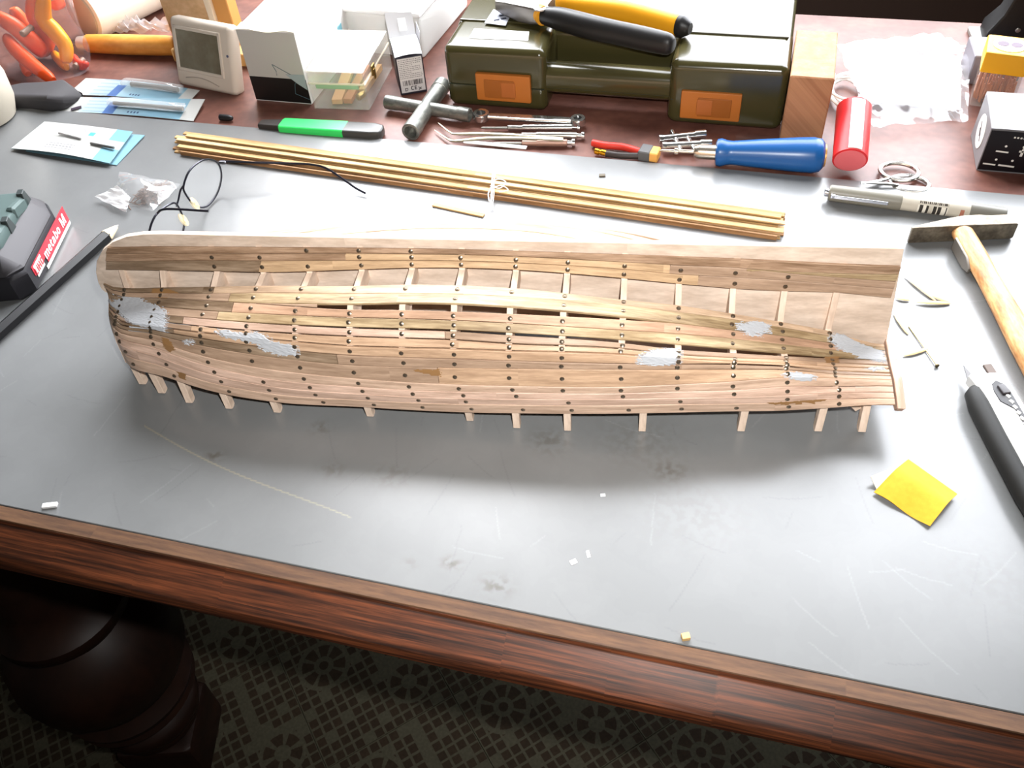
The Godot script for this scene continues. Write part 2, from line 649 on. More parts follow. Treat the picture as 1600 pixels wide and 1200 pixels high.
func board_print() -> ImageTexture:
	var W := 1300
	var H := 507
	var im := Image.create(W, H, false, Image.FORMAT_RGB8)
	var a := FastNoiseLite.new()
	a.seed = 3
	a.frequency = 0.012
	a.fractal_octaves = 4
	var b := FastNoiseLite.new()
	b.seed = 9
	b.frequency = 0.12
	b.fractal_octaves = 3
	var base := rgb(107, 108, 108)
	# dirty smears: place in metres, reach, strength
	var smears := [[-0.11438, -0.27205, 0.009, 0.5], [-0.14757, -0.28166, 0.006, 0.55], [-0.01966, -0.38637, 0.012, 0.3], [-0.34794, -0.33158, 0.006, 0.5], [-0.28045, -0.37323, 0.008, 0.3], [-0.10682, -0.39499, 0.014, 0.25], [-0.21158, -0.34031, 0.012, 0.2], [-0.00032, -0.35457, 0.03, 0.12], [-0.04336, -0.40807, 0.03, 0.12], [-0.25491, -0.33709, 0.008, 0.25], [-0.17453, -0.27574, 0.005, 0.2], [0.08368, -0.49132, 0.02, 0.08], [0.18575, -0.34547, 0.03, 0.06]]
	for y in H:
		for x in W:
			var px := -0.95 + (x + 0.5) * 0.001
			var pz := -0.765 + (y + 0.5) * 0.001
			var n := a.get_noise_2d(x, y)
			var c := base.lerp(rgb(134, 135, 135), clampf(n * 0.5 + 0.2, 0.0, 1.0) * 0.4)
			var dirt := 0.0
			for s in smears:
				var dx: float = (px - s[0]) / s[2]
				var dz: float = (pz - s[1]) / (s[2] * 0.75)
				var q := dx * dx + dz * dz
				if q < 6.0:
					dirt = maxf(dirt, s[3] * exp(-q) * clampf(0.5 + 2.2 * b.get_noise_2d(x, y), 0.0, 1.0) * 1.3)
			c = c.lerp(rgb(74, 68, 60), clampf(dirt, 0.0, 0.8))
			im.set_pixel(x, y, c)
	# fine scratches and one long tan mark
	for k in 170:
		var p := Vector2(rng.randf_range(300, 1250), rng.randf_range(120, 500))
		var d := Vector2.from_angle(rng.randf_range(-0.5, 2.4)) * 0.7
		var dark := rng.randf() < 0.6
		for i in rng.randi_range(12, 70):
			var q := p + d * i + Vector2(0, sin(i * 0.05) * 2.0)
			if q.x > 1 and q.y > 1 and q.x < W - 1 and q.y < H - 1:
				im.set_pixelv(q, im.get_pixelv(q).lerp(rgb(88, 88, 90) if dark else rgb(150, 150, 152), 0.12))
	for mark in [[Vector3(-0.417, 0, -0.3473), Vector3(-0.2267, 0, -0.298)]]:
		for i in 700:
			var w: Vector3 = mark[0].lerp(mark[1], i / 700.0)
			var q := Vector2((w.x + 0.95) * 1000.0, (w.z + 0.765) * 1000.0 + sin(i * 0.006) * 4.0)
			im.set_pixelv(q, im.get_pixelv(q).lerp(rgb(150, 140, 118), 0.2 + 0.3 * absf(b.get_noise_2d(i, 3))))
	return tex(im)



# ---------- the boat ----------
# Stations along the keel (bow to stern), each with 20 points (half-breadth, height) from the keel joint to the edge that faces the table: the edges of its planks.
const STATIONS := [[-0.403, 0.0035, 0.1092, 0.0035, 0.103, 0.0035, 0.0955, 0.0035, 0.0871, 0.0035, 0.0723, 0.0035, 0.07, 0.0035, 0.0679, 0.0035, 0.0675, 0.0035, 0.0653, 0.0035, 0.0635, 0.0035, 0.0632, 0.0035, 0.0619, 0.0035, 0.0609, 0.0035, 0.0586, 0.0035, 0.0566, 0.0035, 0.0541, 0.0035, 0.0502, 0.0035, 0.0453, 0.0035, 0.0348, 0.0035, 0.0221], [-0.398, 0.0039, 0.1092, 0.004, 0.1031, 0.0041, 0.0957, 0.0042, 0.0874, 0.0055, 0.0727, 0.0068, 0.0706, 0.0082, 0.0685, 0.0082, 0.0683, 0.0102, 0.0662, 0.0127, 0.0644, 0.0127, 0.0642, 0.0145, 0.0631, 0.0163, 0.0622, 0.0173, 0.0599, 0.0181, 0.058, 0.019, 0.0556, 0.0198, 0.0519, 0.0208, 0.0471, 0.0212, 0.0367, 0.0217, 0.0241], [-0.3915, 0.0043, 0.1092, 0.0044, 0.1032, 0.0046, 0.0959, 0.0047, 0.0877, 0.0071, 0.0731, 0.0093, 0.0711, 0.0119, 0.0691, 0.0119, 0.069, 0.0155, 0.067, 0.0199, 0.0654, 0.0199, 0.0653, 0.0231, 0.0642, 0.0263, 0.0634, 0.028, 0.0613, 0.0294, 0.0595, 0.0311, 0.0572, 0.0325, 0.0536, 0.0343, 0.0488, 0.035, 0.0386, 0.0359, 0.0261], [-0.385, 0.0045, 0.1092, 0.0046, 0.1033, 0.0048, 0.0961, 0.005, 0.088, 0.008, 0.0735, 0.0108, 0.0716, 0.014, 0.0697, 0.014, 0.0697, 0.0184, 0.0678, 0.024, 0.0663, 0.024, 0.0663, 0.028, 0.0654, 0.032, 0.0647, 0.0341, 0.0627, 0.0359, 0.061, 0.038, 0.0588, 0.0398, 0.0552, 0.042, 0.0506, 0.0429, 0.0405, 0.044, 0.0281], [-0.345, 0.0045, 0.1108, 0.0052, 0.1054, 0.006, 0.0988, 0.007, 0.0903, 0.014, 0.0805, 0.0181, 0.0783, 0.022, 0.0763, 0.022, 0.0763, 0.0303, 0.0754, 0.038, 0.075, 0.038, 0.075, 0.0427, 0.0731, 0.047, 0.0716, 0.0488, 0.0687, 0.0504, 0.0662, 0.053, 0.062, 0.0549, 0.0559, 0.057, 0.049, 0.0577, 0.0392, 0.0585, 0.0278], [-0.307, 0.0045, 0.1118, 0.0057, 0.1068, 0.0071, 0.1008, 0.009, 0.0925, 0.02, 0.0877, 0.026, 0.0861, 0.032, 0.0846, 0.032, 0.0846, 0.0408, 0.0829, 0.048, 0.0817, 0.048, 0.0817, 0.0527, 0.0789, 0.057, 0.0763, 0.0586, 0.0717, 0.0604, 0.0665, 0.063, 0.0585, 0.0646, 0.0505, 0.066, 0.0428, 0.0662, 0.0332, 0.0665, 0.0228], [-0.262, 0.0045, 0.1127, 0.0058, 0.1081, 0.0075, 0.1024, 0.01, 0.0937, 0.024, 0.0936, 0.0303, 0.0919, 0.039, 0.0901, 0.0398, 0.09, 0.047, 0.0872, 0.054, 0.085, 0.0543, 0.0848, 0.0584, 0.0813, 0.0625, 0.0779, 0.0642, 0.0708, 0.0657, 0.0636, 0.068, 0.0529, 0.0691, 0.0436, 0.07, 0.0363, 0.0695, 0.0271, 0.069, 0.017], [-0.19, 0.0045, 0.1141, 0.0061, 0.1102, 0.008, 0.1054, 0.0105, 0.0989, 0.027, 0.0984, 0.0352, 0.0982, 0.046, 0.098, 0.0489, 0.0955, 0.0531, 0.0916, 0.058, 0.0871, 0.0585, 0.0864, 0.0617, 0.0821, 0.066, 0.0763, 0.0675, 0.0682, 0.069, 0.06, 0.071, 0.0486, 0.0715, 0.0403, 0.072, 0.0332, 0.0706, 0.025, 0.069, 0.0153], [-0.152, 0.0045, 0.1146, 0.0062, 0.1108, 0.0082, 0.1066, 0.0105, 0.1015, 0.027, 0.101, 0.0365, 0.1007, 0.0463, 0.1005, 0.0497, 0.0972, 0.054, 0.0929, 0.0587, 0.088, 0.0592, 0.0873, 0.0625, 0.0829, 0.0667, 0.0771, 0.0682, 0.0686, 0.0695, 0.0608, 0.0717, 0.0475, 0.0721, 0.0397, 0.0725, 0.0332, 0.0713, 0.0255, 0.0697, 0.0151], [-0.1164, 0.0045, 0.1148, 0.0062, 0.1113, 0.0083, 0.1072, 0.0105, 0.1026, 0.027, 0.1015, 0.0365, 0.1015, 0.0467, 0.1018, 0.0506, 0.098, 0.0548, 0.0936, 0.0593, 0.0889, 0.06, 0.0881, 0.0633, 0.0837, 0.0673, 0.0783, 0.0687, 0.0697, 0.07, 0.0621, 0.0723, 0.0478, 0.0727, 0.0407, 0.073, 0.0342, 0.0719, 0.0267, 0.0703, 0.0158], [-0.0775, 0.0045, 0.1144, 0.0063, 0.1107, 0.0083, 0.1066, 0.0105, 0.102, 0.027, 0.1002, 0.0364, 0.1003, 0.047, 0.1008, 0.0503, 0.0973, 0.0552, 0.0929, 0.06, 0.0884, 0.061, 0.0874, 0.0647, 0.0833, 0.068, 0.079, 0.0695, 0.0706, 0.0705, 0.064, 0.073, 0.0494, 0.0733, 0.0428, 0.0735, 0.0364, 0.0725, 0.0291, 0.071, 0.018], [-0.001, 0.0045, 0.1129, 0.0061, 0.1075, 0.0076, 0.1023, 0.0095, 0.0957, 0.025, 0.0905, 0.0306, 0.0905, 0.043, 0.0908, 0.0448, 0.0899, 0.0517, 0.0865, 0.058, 0.0834, 0.0598, 0.0826, 0.0632, 0.0807, 0.067, 0.0786, 0.0685, 0.0707, 0.0694, 0.0661, 0.072, 0.0519, 0.0723, 0.0456, 0.0725, 0.0399, 0.0718, 0.0324, 0.071, 0.0226], [0.037, 0.0045, 0.112, 0.0056, 0.1053, 0.0068, 0.0983, 0.008, 0.0907, 0.022, 0.0841, 0.028, 0.0831, 0.038, 0.0815, 0.038, 0.0815, 0.0452, 0.0788, 0.053, 0.0761, 0.0567, 0.0752, 0.0605, 0.0744, 0.064, 0.0737, 0.0654, 0.069, 0.0666, 0.0653, 0.07, 0.0543, 0.0705, 0.0477, 0.071, 0.0417, 0.0701, 0.0341, 0.069, 0.024], [0.0746, 0.0045, 0.1111, 0.0053, 0.104, 0.006, 0.0962, 0.007, 0.0867, 0.018, 0.0742, 0.0225, 0.0728, 0.031, 0.0704, 0.031, 0.0704, 0.0382, 0.0692, 0.047, 0.0679, 0.0508, 0.0679, 0.0552, 0.068, 0.059, 0.0682, 0.0605, 0.066, 0.0623, 0.0634, 0.067, 0.0563, 0.0681, 0.0486, 0.069, 0.0425, 0.0681, 0.0349, 0.067, 0.0254], [0.11, 0.0045, 0.1098, 0.005, 0.1008, 0.0055, 0.0939, 0.006, 0.0846, 0.013, 0.0632, 0.0178, 0.0623, 0.025, 0.0608, 0.025, 0.0608, 0.034, 0.0613, 0.043, 0.0619, 0.0466, 0.0624, 0.0505, 0.0631, 0.055, 0.064, 0.0571, 0.0625, 0.0589, 0.0612, 0.063, 0.058, 0.0645, 0.0506, 0.066, 0.0432, 0.0655, 0.0355, 0.065, 0.0262], [0.1452, 0.0045, 0.1085, 0.0049, 0.099, 0.0052, 0.0913, 0.0055, 0.0841, 0.009, 0.0521, 0.013, 0.0507, 0.018, 0.0489, 0.018, 0.0489, 0.0237, 0.0477, 0.03, 0.0467, 0.0315, 0.0466, 0.0363, 0.0477, 0.041, 0.0486, 0.0455, 0.0488, 0.0486, 0.0488, 0.053, 0.0488, 0.0569, 0.0447, 0.06, 0.0414, 0.0611, 0.0359, 0.0625, 0.0287], [0.186, 0.0045, 0.1078, 0.0047, 0.0985, 0.0048, 0.0884, 0.005, 0.0799, 0.006, 0.0376, 0.0087, 0.0372, 0.012, 0.0367, 0.012, 0.0367, 0.0159, 0.0363, 0.021, 0.0361, 0.021, 0.036, 0.0253, 0.0358, 0.029, 0.0357, 0.0335, 0.0358, 0.0361, 0.0358, 0.04, 0.036, 0.045, 0.0348, 0.05, 0.0337, 0.0545, 0.0327, 0.0595, 0.0317]]
const FRAMES := [-0.382, -0.347, -0.3022, -0.2655, -0.2295, -0.1895, -0.152, -0.1155, -0.077, -0.041, -0.001, 0.0369, 0.0746, 0.1099, 0.1452]
const LEGS := [[-0.3822, 0.0399], [-0.3622, 0.0486], [-0.3357, 0.0574], [-0.3015, 0.0615], [-0.262, 0.0632], [-0.1884, 0.0629], [-0.1116, 0.0629], [-0.0757, 0.0677], [-0.0381, 0.068], [0.0161, 0.0654], [0.0868, 0.0611], [0.141, 0.0579], [0.1714, 0.0567]]
var HX := Transform3D(Basis(Vector3(0.9899, 0, -0.1416), Vector3.UP, Vector3(0.1416, 0, 0.9899)), Vector3(-0.0689, 0, -0.4821))


func station(i: int, k: int) -> Vector2:
	return Vector2(STATIONS[i][1 + 2 * k], STATIONS[i][2 + 2 * k])


func hs(u: float, k: float) -> Vector2:  # the hull's skin at u along the keel, k plank edges from it: (half-breadth, height)
	var i := 0
	var last := STATIONS.size() - 2
	while i < last and STATIONS[i + 1][0] < u:
		i += 1
	var u0: float = STATIONS[i][0]
	var u1: float = STATIONS[i + 1][0]
	var w := clampf((u - u0) / (u1 - u0), 0.0, 1.3)
	var a := maxi(i - 1, 0)
	var b := mini(i + 2, STATIONS.size() - 1)
	var k0 := mini(int(k), 18)
	var out := []
	for q in 2:
		out.append(station(i, k0 + q).cubic_interpolate_in_time(station(i + 1, k0 + q), station(a, k0 + q), station(b, k0 + q), w, u1 - u0, STATIONS[a][0] - u0 - (0.01 if a == i else 0.0), STATIONS[b][0] - u0 + (0.01 if b == i + 1 else 0.0)))
	return out[0].lerp(out[1], k - k0)


func skin(u: float, k: float, side: float, off := 0.0) -> Vector3:
	var p := hs(u, k)
	if off != 0.0:
		var d := (hs(u, minf(k + 0.3, 19.0)) - hs(u, maxf(k - 0.3, 0.0))).normalized()
		p += Vector2(-d.y, d.x) * off
	return HX * Vector3(u, p.y, p.x * side)


func strake(hull: Node3D, side: float, ka: float, kb: float, u0: float, u1: float, m: Material, gap := 0.00025, ka1 := -1.0, kb1 := -1.0, lift := 0.0) -> void:
	var mb := Mb.new()
	var n := maxi(3, int((u1 - u0) / 0.009))
	var rings := []
	for i in n + 1:
		var f := float(i) / n
		var u := lerpf(u0, u1, f)
		var a := ka if ka1 < 0.0 else lerpf(ka, ka1, f)
		var b := kb if kb1 < 0.0 else lerpf(kb, kb1, f)
		var p := hs(u, a)
		var uq := u - (0.0034 if i == 0 and kb < 3.5 else 0.0)
		var q := hs(uq, b)
		var d := (q - p)
		var wd := d.length()
		d = d.normalized() if wd > 0.00001 else Vector2(0.3, -1).normalized()
		var g := minf(gap, wd * 0.3)
		p += d * g
		q -= d * g
		var nn := Vector2(-d.y, d.x)
		if nn.x < 0.0 and nn.y < 0.0:
			nn = -nn
		var th := 0.0016
		var ch := minf(0.00035, wd * 0.2)
		p += nn * lift
		q += nn * lift
		var ring := PackedVector3Array()
		var cs := [p - nn * ch, p + d * ch, q - d * ch, q - nn * ch, q - nn * th, p - nn * th]
		for j in 6:
			ring.append(HX * Vector3(uq if j >= 2 and j <= 4 else u, cs[j].y, cs[j].x * side))
		rings.append(ring)
	loft(mb, rings)
	var ph := Vector2(rng.randf() * 3.0, rng.randf() * 3.0)
	for i in mb.t.size():
		mb.t[i] += ph
	part(hull, "strake", mb, m, "", 35.0)


func build_hull() -> void:
	var H := Node3D.new()
	H.name = numbered("boat_hull")
	add_child(H, true)
	H.transform = HX
	meta(H, "half-planked wooden model boat hull lying keel up on the grey board", "model boat")
	var g1 := grain(512, 128, 41, Color(0.8, 0.78, 0.76), Color(1, 1, 1), 0.007, 0.055)
	var g2 := grain(512, 128, 57, Color(0.66, 0.62, 0.57), Color(1, 1, 1), 0.005, 0.035, 0.2)
	var ply := grain(256, 256, 63, Color(0.86, 0.84, 0.82), Color(1, 1, 1), 0.015, 0.07)
	var wood := {}
	for e in {"keel": rgb(232, 208, 186), "frame": rgb(238, 212, 188)}.keys():
		wood[e] = textured(ply, 0.65, Vector3(5, 5, 1), false, {"keel": rgb(230, 210, 192), "frame": rgb(238, 214, 194)}[e])
	var cols := {"brown": rgb(185, 154, 128), "gold": rgb(212, 179, 142), "cream": rgb(212, 182, 153), "olive": rgb(195, 171, 135), "red": rgb(201, 163, 135), "pink": rgb(228, 194, 173), "tan": rgb(210, 175, 144), "dark": rgb(183, 154, 130), "dun": rgb(163, 140, 117), "pale": rgb(220, 188, 164)}
	for e in cols.keys():
		wood[e] = textured(g2 if e in ["dun", "brown", "olive"] else g1, 0.48, Vector3(4, 26, 1), false, cols[e])
	# keel board with the rounded forefoot
	var mb := Mb.new()
	var kp := PackedVector2Array([Vector2(0.1806, 0.121), Vector2(-0.336, 0.121)])
	for q in [Vector2(-0.352, 0.1203), Vector2(-0.366, 0.1178), Vector2(-0.379, 0.1125), Vector2(-0.3905, 0.1045), Vector2(-0.3995, 0.094), Vector2(-0.405, 0.083), Vector2(-0.4075, 0.073), Vector2(-0.4078, 0.066), Vector2(-0.406, 0.0625), Vector2(-0.402, 0.0612), Vector2(-0.396, 0.061), Vector2(-0.392, 0.03), Vector2(-0.37, 0.04), Vector2(0.1, 0.04), Vector2(0.19, 0.03)]:
		kp.append(q)
	prism(mb, HX * Transform3D(Basis(), Vector3(0, 0, -0.0022)), kp, 0.0044, 0.0003)
	part(H, "keel", mb, wood["keel"], "pale upright keel board")
	# frames
	for u in FRAMES:
		mb = Mb.new()
		var poly := PackedVector2Array()
		for k in 20:
			poly.append(frame_point(u, k))
		var low := hs(u, 19)
		for k in [19, 14, 10, 6]:
			var q := frame_point(u, k)
			poly.append(Vector2(maxf(q.x * (0.86 if k > 6 else 0.6), 0.0021), q.y - (0.0 if k == 19 else 0.012)))
		poly.append(Vector2(0.0021, hs(u, 6).y - 0.014))
		poly.append(Vector2(0.0021, hs(u, 0).y - 0.001))
		for side in [1.0, -1.0]:
			var pp := PackedVector2Array()
			for q in poly:
				pp.append(Vector2(q.x, q.y))
			# the frame's plane: x across the boat, y up, z along the keel
			prism(mb, HX * Transform3D(Basis(Vector3(0, 0, side), Vector3.UP, Vector3(1, 0, 0)), Vector3(u - 0.0022, 0, 0)), pp, 0.0044, 0.0002)
		part(H, "frame", mb, wood["frame"])
	for l in LEGS:
		for side in [1.0, -1.0]:
			var top := hs(l[0], 17)
			mb = Mb.new()
			prism(mb, HX * Transform3D(Basis(Vector3(0, 0, side), Vector3.UP, Vector3(1, 0, 0)), Vector3(l[0] - 0.0026, 0, 0)), PackedVector2Array([Vector2(top.x - 0.0026, top.y), Vector2(top.x - 0.011, top.y), Vector2(l[1] - 0.0035, 0.001), Vector2(l[1] - 0.002, 0.0), Vector2(l[1] + 0.0015, 0.0), Vector2(l[1] + 0.003, 0.0015)]), 0.0052, 0.0003)
			part(H, "frame_leg", mb, wood["frame"])
	# planking; near side carefully, far side the same without the small pieces
	var plan := [[0, 1, [-0.403, "brown", 0.19]], [1, 2, [-0.403, "brown", -0.2, "gold", 0.03, "dark", 0.19]], [2, 3, [-0.403, "dun", -0.265, "gold", 0.05, "dark", 0.19]],  # gold amidships on the near-keel strakes is light put into their colour
		[4, 5, [-0.403, "dun", -0.3, "cream", 0.187]], [5, 6, [-0.403, "dark", -0.285, "olive", 0.187]], [7, 8, [-0.403, "dun", -0.28, "red", 0.187]], [8, 9, [-0.403, "dark", -0.29, "olive", 0.187]],
		[10, 11, [-0.403, "dun", -0.318, "pink", -0.121, "dark", 0.187]], [11, 12, [-0.403, "dark", -0.31, "tan", 0.187]], [12, 13, [-0.403, "dun", -0.325, "tan", 0.187]], [13, 14, [-0.403, "dun", -0.2, "dark", 0.187]],
		[14, 15, [-0.403, "dark", -0.128, "tan", 0.187]], [15, 16, [-0.403, "pale", 0.187]], [16, 17, [-0.403, "pink", 0.187]], [17, 18, [-0.403, "pink", 0.187]], [18, 19, [-0.403, "pale", 0.187]]]
	for side in [1.0, -1.0]:
		for s in plan:
			var ends: Array = s[2]
			for i in range(0, ends.size() - 2, 2):
				var gap := 0.0007 if s[0] in [11, 12] and side > 0.0 else 0.0002
				var a: float = ends[i] + (0.0002 if i else 0.0)
				var b: float = ends[i + 2] - 0.0002
				if s[0] < 3:
					a = maxf(a, -0.3835 - 0.0032 * s[0])
					b = minf(b, 0.1815)
				if side > 0.0 and s[0] < 2 and b > 0.15:  # a narrow wedge let in between the two upper strakes aft
					strake(H, side, s[0], s[0] + 1, a, 0.085, wood[ends[i + 1]], gap)
					if s[0] == 0:
						strake(H, side, 0, 1, 0.085, b, wood[ends[i + 1]], gap, 0.0, 0.72)
						strake(H, side, 1.0, 1.02, 0.085, b, wood["olive"], 0.0001, 0.76, 1.36)
					else:
						strake(H, side, 1.0, 2, 0.085, b, wood[ends[i + 1]], gap, 1.4, 2.0)
					continue
				strake(H, side, s[0], s[0] + 1, a, b, wood[ends[i + 1]], gap, -1.0, -1.0, rng.randf_range(-0.00015, 0.00015))
		strake(H, side, 6.0, 7.0, -0.262, -0.214, wood["dark"])
	# added panel over the frames' feet, hiding the lit table behind plank gaps
	for side in [1.0, -1.0]:
		mb = Mb.new()
		var panel_pts := PackedVector2Array()
		for i in 22:
			var u := -0.36 + 0.54 * i / 21.0
			panel_pts.append(Vector2(u, maxf(hs(u, 15).x - 0.006, 0.004)))
		panel_pts.append(Vector2(0.18, 0.0025))
		panel_pts.append(Vector2(-0.36, 0.0025))
		prism(mb, HX * Transform3D(Basis(Vector3.RIGHT, Vector3(0, 0, side), Vector3.DOWN), Vector3(0, 0.03, 0)), panel_pts, 0.002)
		part(H, "blocking_panel", mb, wood["dark"])
	# transom
	mb = Mb.new()
	var tp := PackedVector2Array()
	for k in range(4, 20):
		var q := hs(0.186, k)
		tp.append(Vector2(q.x, q.y + 0.0012) if k < 19 else Vector2(q.x + 0.003, q.y - 0.0005))
	tp.append(Vector2(tp[-1].x - 0.004, tp[-1].y - 0.007))
	tp.append(Vector2(0.0, tp[-1].y))
	tp.append(Vector2(0.0, tp[0].y))
	for side in [1.0, -1.0]:
		prism(mb, HX * Transform3D(Basis(Vector3(0, 0, side), Vector3.UP, Vector3(1, 0, 0)), Vector3(0.188, 0, 0)), tp, 0.0055, 0.0004)
	part(H, "transom", mb, wood["pink"])
	# stern brace seen under the planks
	mb = Mb.new()
	rbox(mb, fr(Vector3(0.0945, 0.026, -0.455), Vector3(0.1119, 0.004, -0.4605)), Vector3(0.03, 0.005, 0.004), 0.0004)
	part(H, "stern_brace", mb, wood["frame"])
	# nails
	var steel := mat(rgb(126, 112, 96), 0.32, 0.85)
	var nm := Mb.new()
	lathe(nm, up(Vector3.ZERO), [Vector2(-0.002, 0.0008), Vector2(0.0, 0.0017), Vector2(0.0003, 0.0016), Vector2(0.0006, 0.0008), Vector2(0.00065, 0.0001)], 10)
	var nmesh := nm.done(Transform3D())
	for u in FRAMES:
		if u < -0.35 and u > -0.38 or u > 0.16:
			continue
		for s in plan:
			var k: float = s[0] + 0.52
			if s[0] < 3 and (s[0] == 0 and (u < -0.24 or u > -0.14) or u > 0.12 or u < -0.31):
				continue
			if rng.randf() < 0.07:
				continue
			var uu: float = u + (0.012 * (k - 15.0) / 4.0 * (0.6 - u * 1.2) if k > 15.0 else 0.0) + rng.randf_range(-0.0006, 0.0006)
			var p := skin(uu, k, 1.0, 0.0001)
			var d := (skin(uu, k - 0.3, 1.0) - skin(uu, k + 0.3, 1.0)).normalized()
			var o := MeshInstance3D.new()
			o.name = "nail"
			o.mesh = nmesh
			o.material_override = steel
			H.add_child(o, true)
			var nn := HX.basis.x.cross(d).normalized()
			if nn.dot(HX.basis.z + Vector3.UP) < 0.0:
				nn = -nn
			o.transform = HX.affine_inverse() * Transform3D(Basis(HX.basis.x, nn, HX.basis.x.cross(nn)).orthonormalized(), p)
	smear(H, [[[-0.401, 9.37], [-0.3777, 5.97], [-0.3581, 7.46], [-0.3355, 8.25], [-0.3312, 12.99], [-0.3409, 12.88], [-0.3597, 12.38], [-0.37, 11.72], [-0.3884, 10.12]], [[-0.2908, 11.48], [-0.2823, 11.15], [-0.272, 11.52], [-0.2558, 11.11], [-0.2462, 12.11], [-0.2299, 12.32], [-0.2274, 13.26], [-0.2414, 13.68], [-0.2543, 13.38], [-0.2598, 12.59], [-0.2733, 12.38], [-0.2843, 12.26]], [[0.0082, 12.34], [0.0156, 11.12], [0.0284, 9.97], [0.037, 9.93], [0.0396, 11.39], [0.0352, 13.01], [0.0203, 13.17], [0.01, 12.97]], [[0.0763, 5.43], [0.0864, 4.96], [0.0957, 4.6], [0.1021, 5.01], [0.1013, 6.0], [0.0927, 7.47], [0.0837, 7.49], [0.0771, 5.88]], [[0.1434, 5.41], [0.1504, 4.15], [0.1571, 3.99], [0.1656, 4.82], [0.176, 5.34], [0.1845, 6.0], [0.187, 8.68], [0.1847, 11.06], [0.1753, 10.01], [0.1605, 8.31], [0.1504, 7.83]], [[0.1052, 14.47], [0.1148, 14.11], [0.1249, 14.36], [0.1313, 14.61], [0.1296, 15.4], [0.1197, 15.41], [0.1114, 15.13]], [[0.1687, 12.13], [0.182, 11.44], [0.1842, 12.33], [0.1721, 12.79]], [[-0.3191, 13.97], [-0.31, 13.18], [-0.3084, 13.7], [-0.3168, 14.25]]], mat(rgb(180, 182, 186), 0.8), "putty_patch", "smear of pale grey filler", 0.0005)
	smear(H, [[[-0.3376, 14.09], [-0.3309, 14.08], [-0.3271, 15.25], [-0.3337, 15.96], [-0.3374, 15.36]], [[-0.3325, 17.9], [-0.3243, 17.81], [-0.3282, 18.59], [-0.3333, 18.54]], [[-0.1481, 14.13], [-0.1263, 14.04], [-0.1265, 14.51], [-0.1337, 14.41]], [[-0.3561, 4.19], [-0.3418, 4.32], [-0.3236, 5.45], [-0.3425, 6.0], [-0.3584, 5.79]], [[0.12, 17.83], [0.1403, 17.79], [0.1367, 18.41], [0.1054, 18.27], [0.0989, 17.92]], [[0.1398, 9.33], [0.1517, 8.73], [0.1493, 11.18], [0.1394, 11.38]]], mat(rgb(146, 108, 68), 0.5), "glue_stain", "brown glue stain", 0.00012)


func frame_point(u: float, k: int) -> Vector2:
	var p := hs(u, k)
	var d := (hs(u, minf(k + 0.4, 19.0)) - hs(u, maxf(k - 0.4, 0.0))).normalized()
	return p - Vector2(-d.y, d.x).normalized() * 0.0017 if p.x > 0.008 else Vector2(maxf(p.x - 0.0016, 0.0026), p.y)


func smear(H: Node3D, patches: Array, white: Material, called: String, label: String, thick: float) -> void:  # grey filler smeared over the planks: outlines in (along the keel, plank edge)
	var ns := FastNoiseLite.new()
	ns.seed = 77
	ns.frequency = 1.0
	for pt in patches:
		var poly := PackedVector2Array()
		for q in pt:
			poly.append(Vector2(q[0], q[1]))
		var lo := poly[0]
		var hi := poly[0]
		for q in poly:
			lo = lo.min(q)
			hi = hi.max(q)
		var su := 0.0007
		var sk := 0.055
		var nu := int((hi.x - lo.x) / su) + 2
		var nk := int((hi.y - lo.y) / sk) + 2
		var inside := {}
		for i in nu:
			for j in nk:
				var q := lo + Vector2(i * su, j * sk)
				var rough := 1.0 if thick > 0.0003 else 0.25
				var w := q + rough * Vector2(0.008 * ns.get_noise_2d(q.x * 200.0, q.y * 9.0), 0.3 * ns.get_noise_2d(q.x * 200.0 + 90.0, q.y * 3.0))
				if Geometry2D.is_point_in_polygon(w, poly):
					inside[Vector2i(i, j)] = true
		var mb := Mb.new()
		for key in inside.keys():
			var c := []
			for o in [Vector2i(0, 0), Vector2i(1, 0), Vector2i(1, 1), Vector2i(0, 1)]:
				var kk: Vector2i = key + o
				var full := true
				for n in [Vector2i(0, 0), Vector2i(-1, 0), Vector2i(0, -1), Vector2i(-1, -1)]:
					full = full and inside.has(kk + n)
				c.append(skin(minf(lo.x + kk.x * su, 0.1865), minf(lo.y + kk.y * sk, 18.9), 1.0, thick * (1.0 + 0.6 * ns.get_noise_2d(kk.x * 0.13, kk.y * 0.2)) if full else 0.00005))
			mb.quad(c[0], c[1], c[2], c[3])
		for i in range(0, mb.v.size(), 3):
			if (mb.v[i + 2] - mb.v[i]).cross(mb.v[i + 1] - mb.v[i]).dot(HX.basis.z + Vector3.UP) < 0.0:
				var p := mb.v[i + 1]
				mb.v[i + 1] = mb.v[i + 2]
				mb.v[i + 2] = p
		part(H, called, mb, white, label)



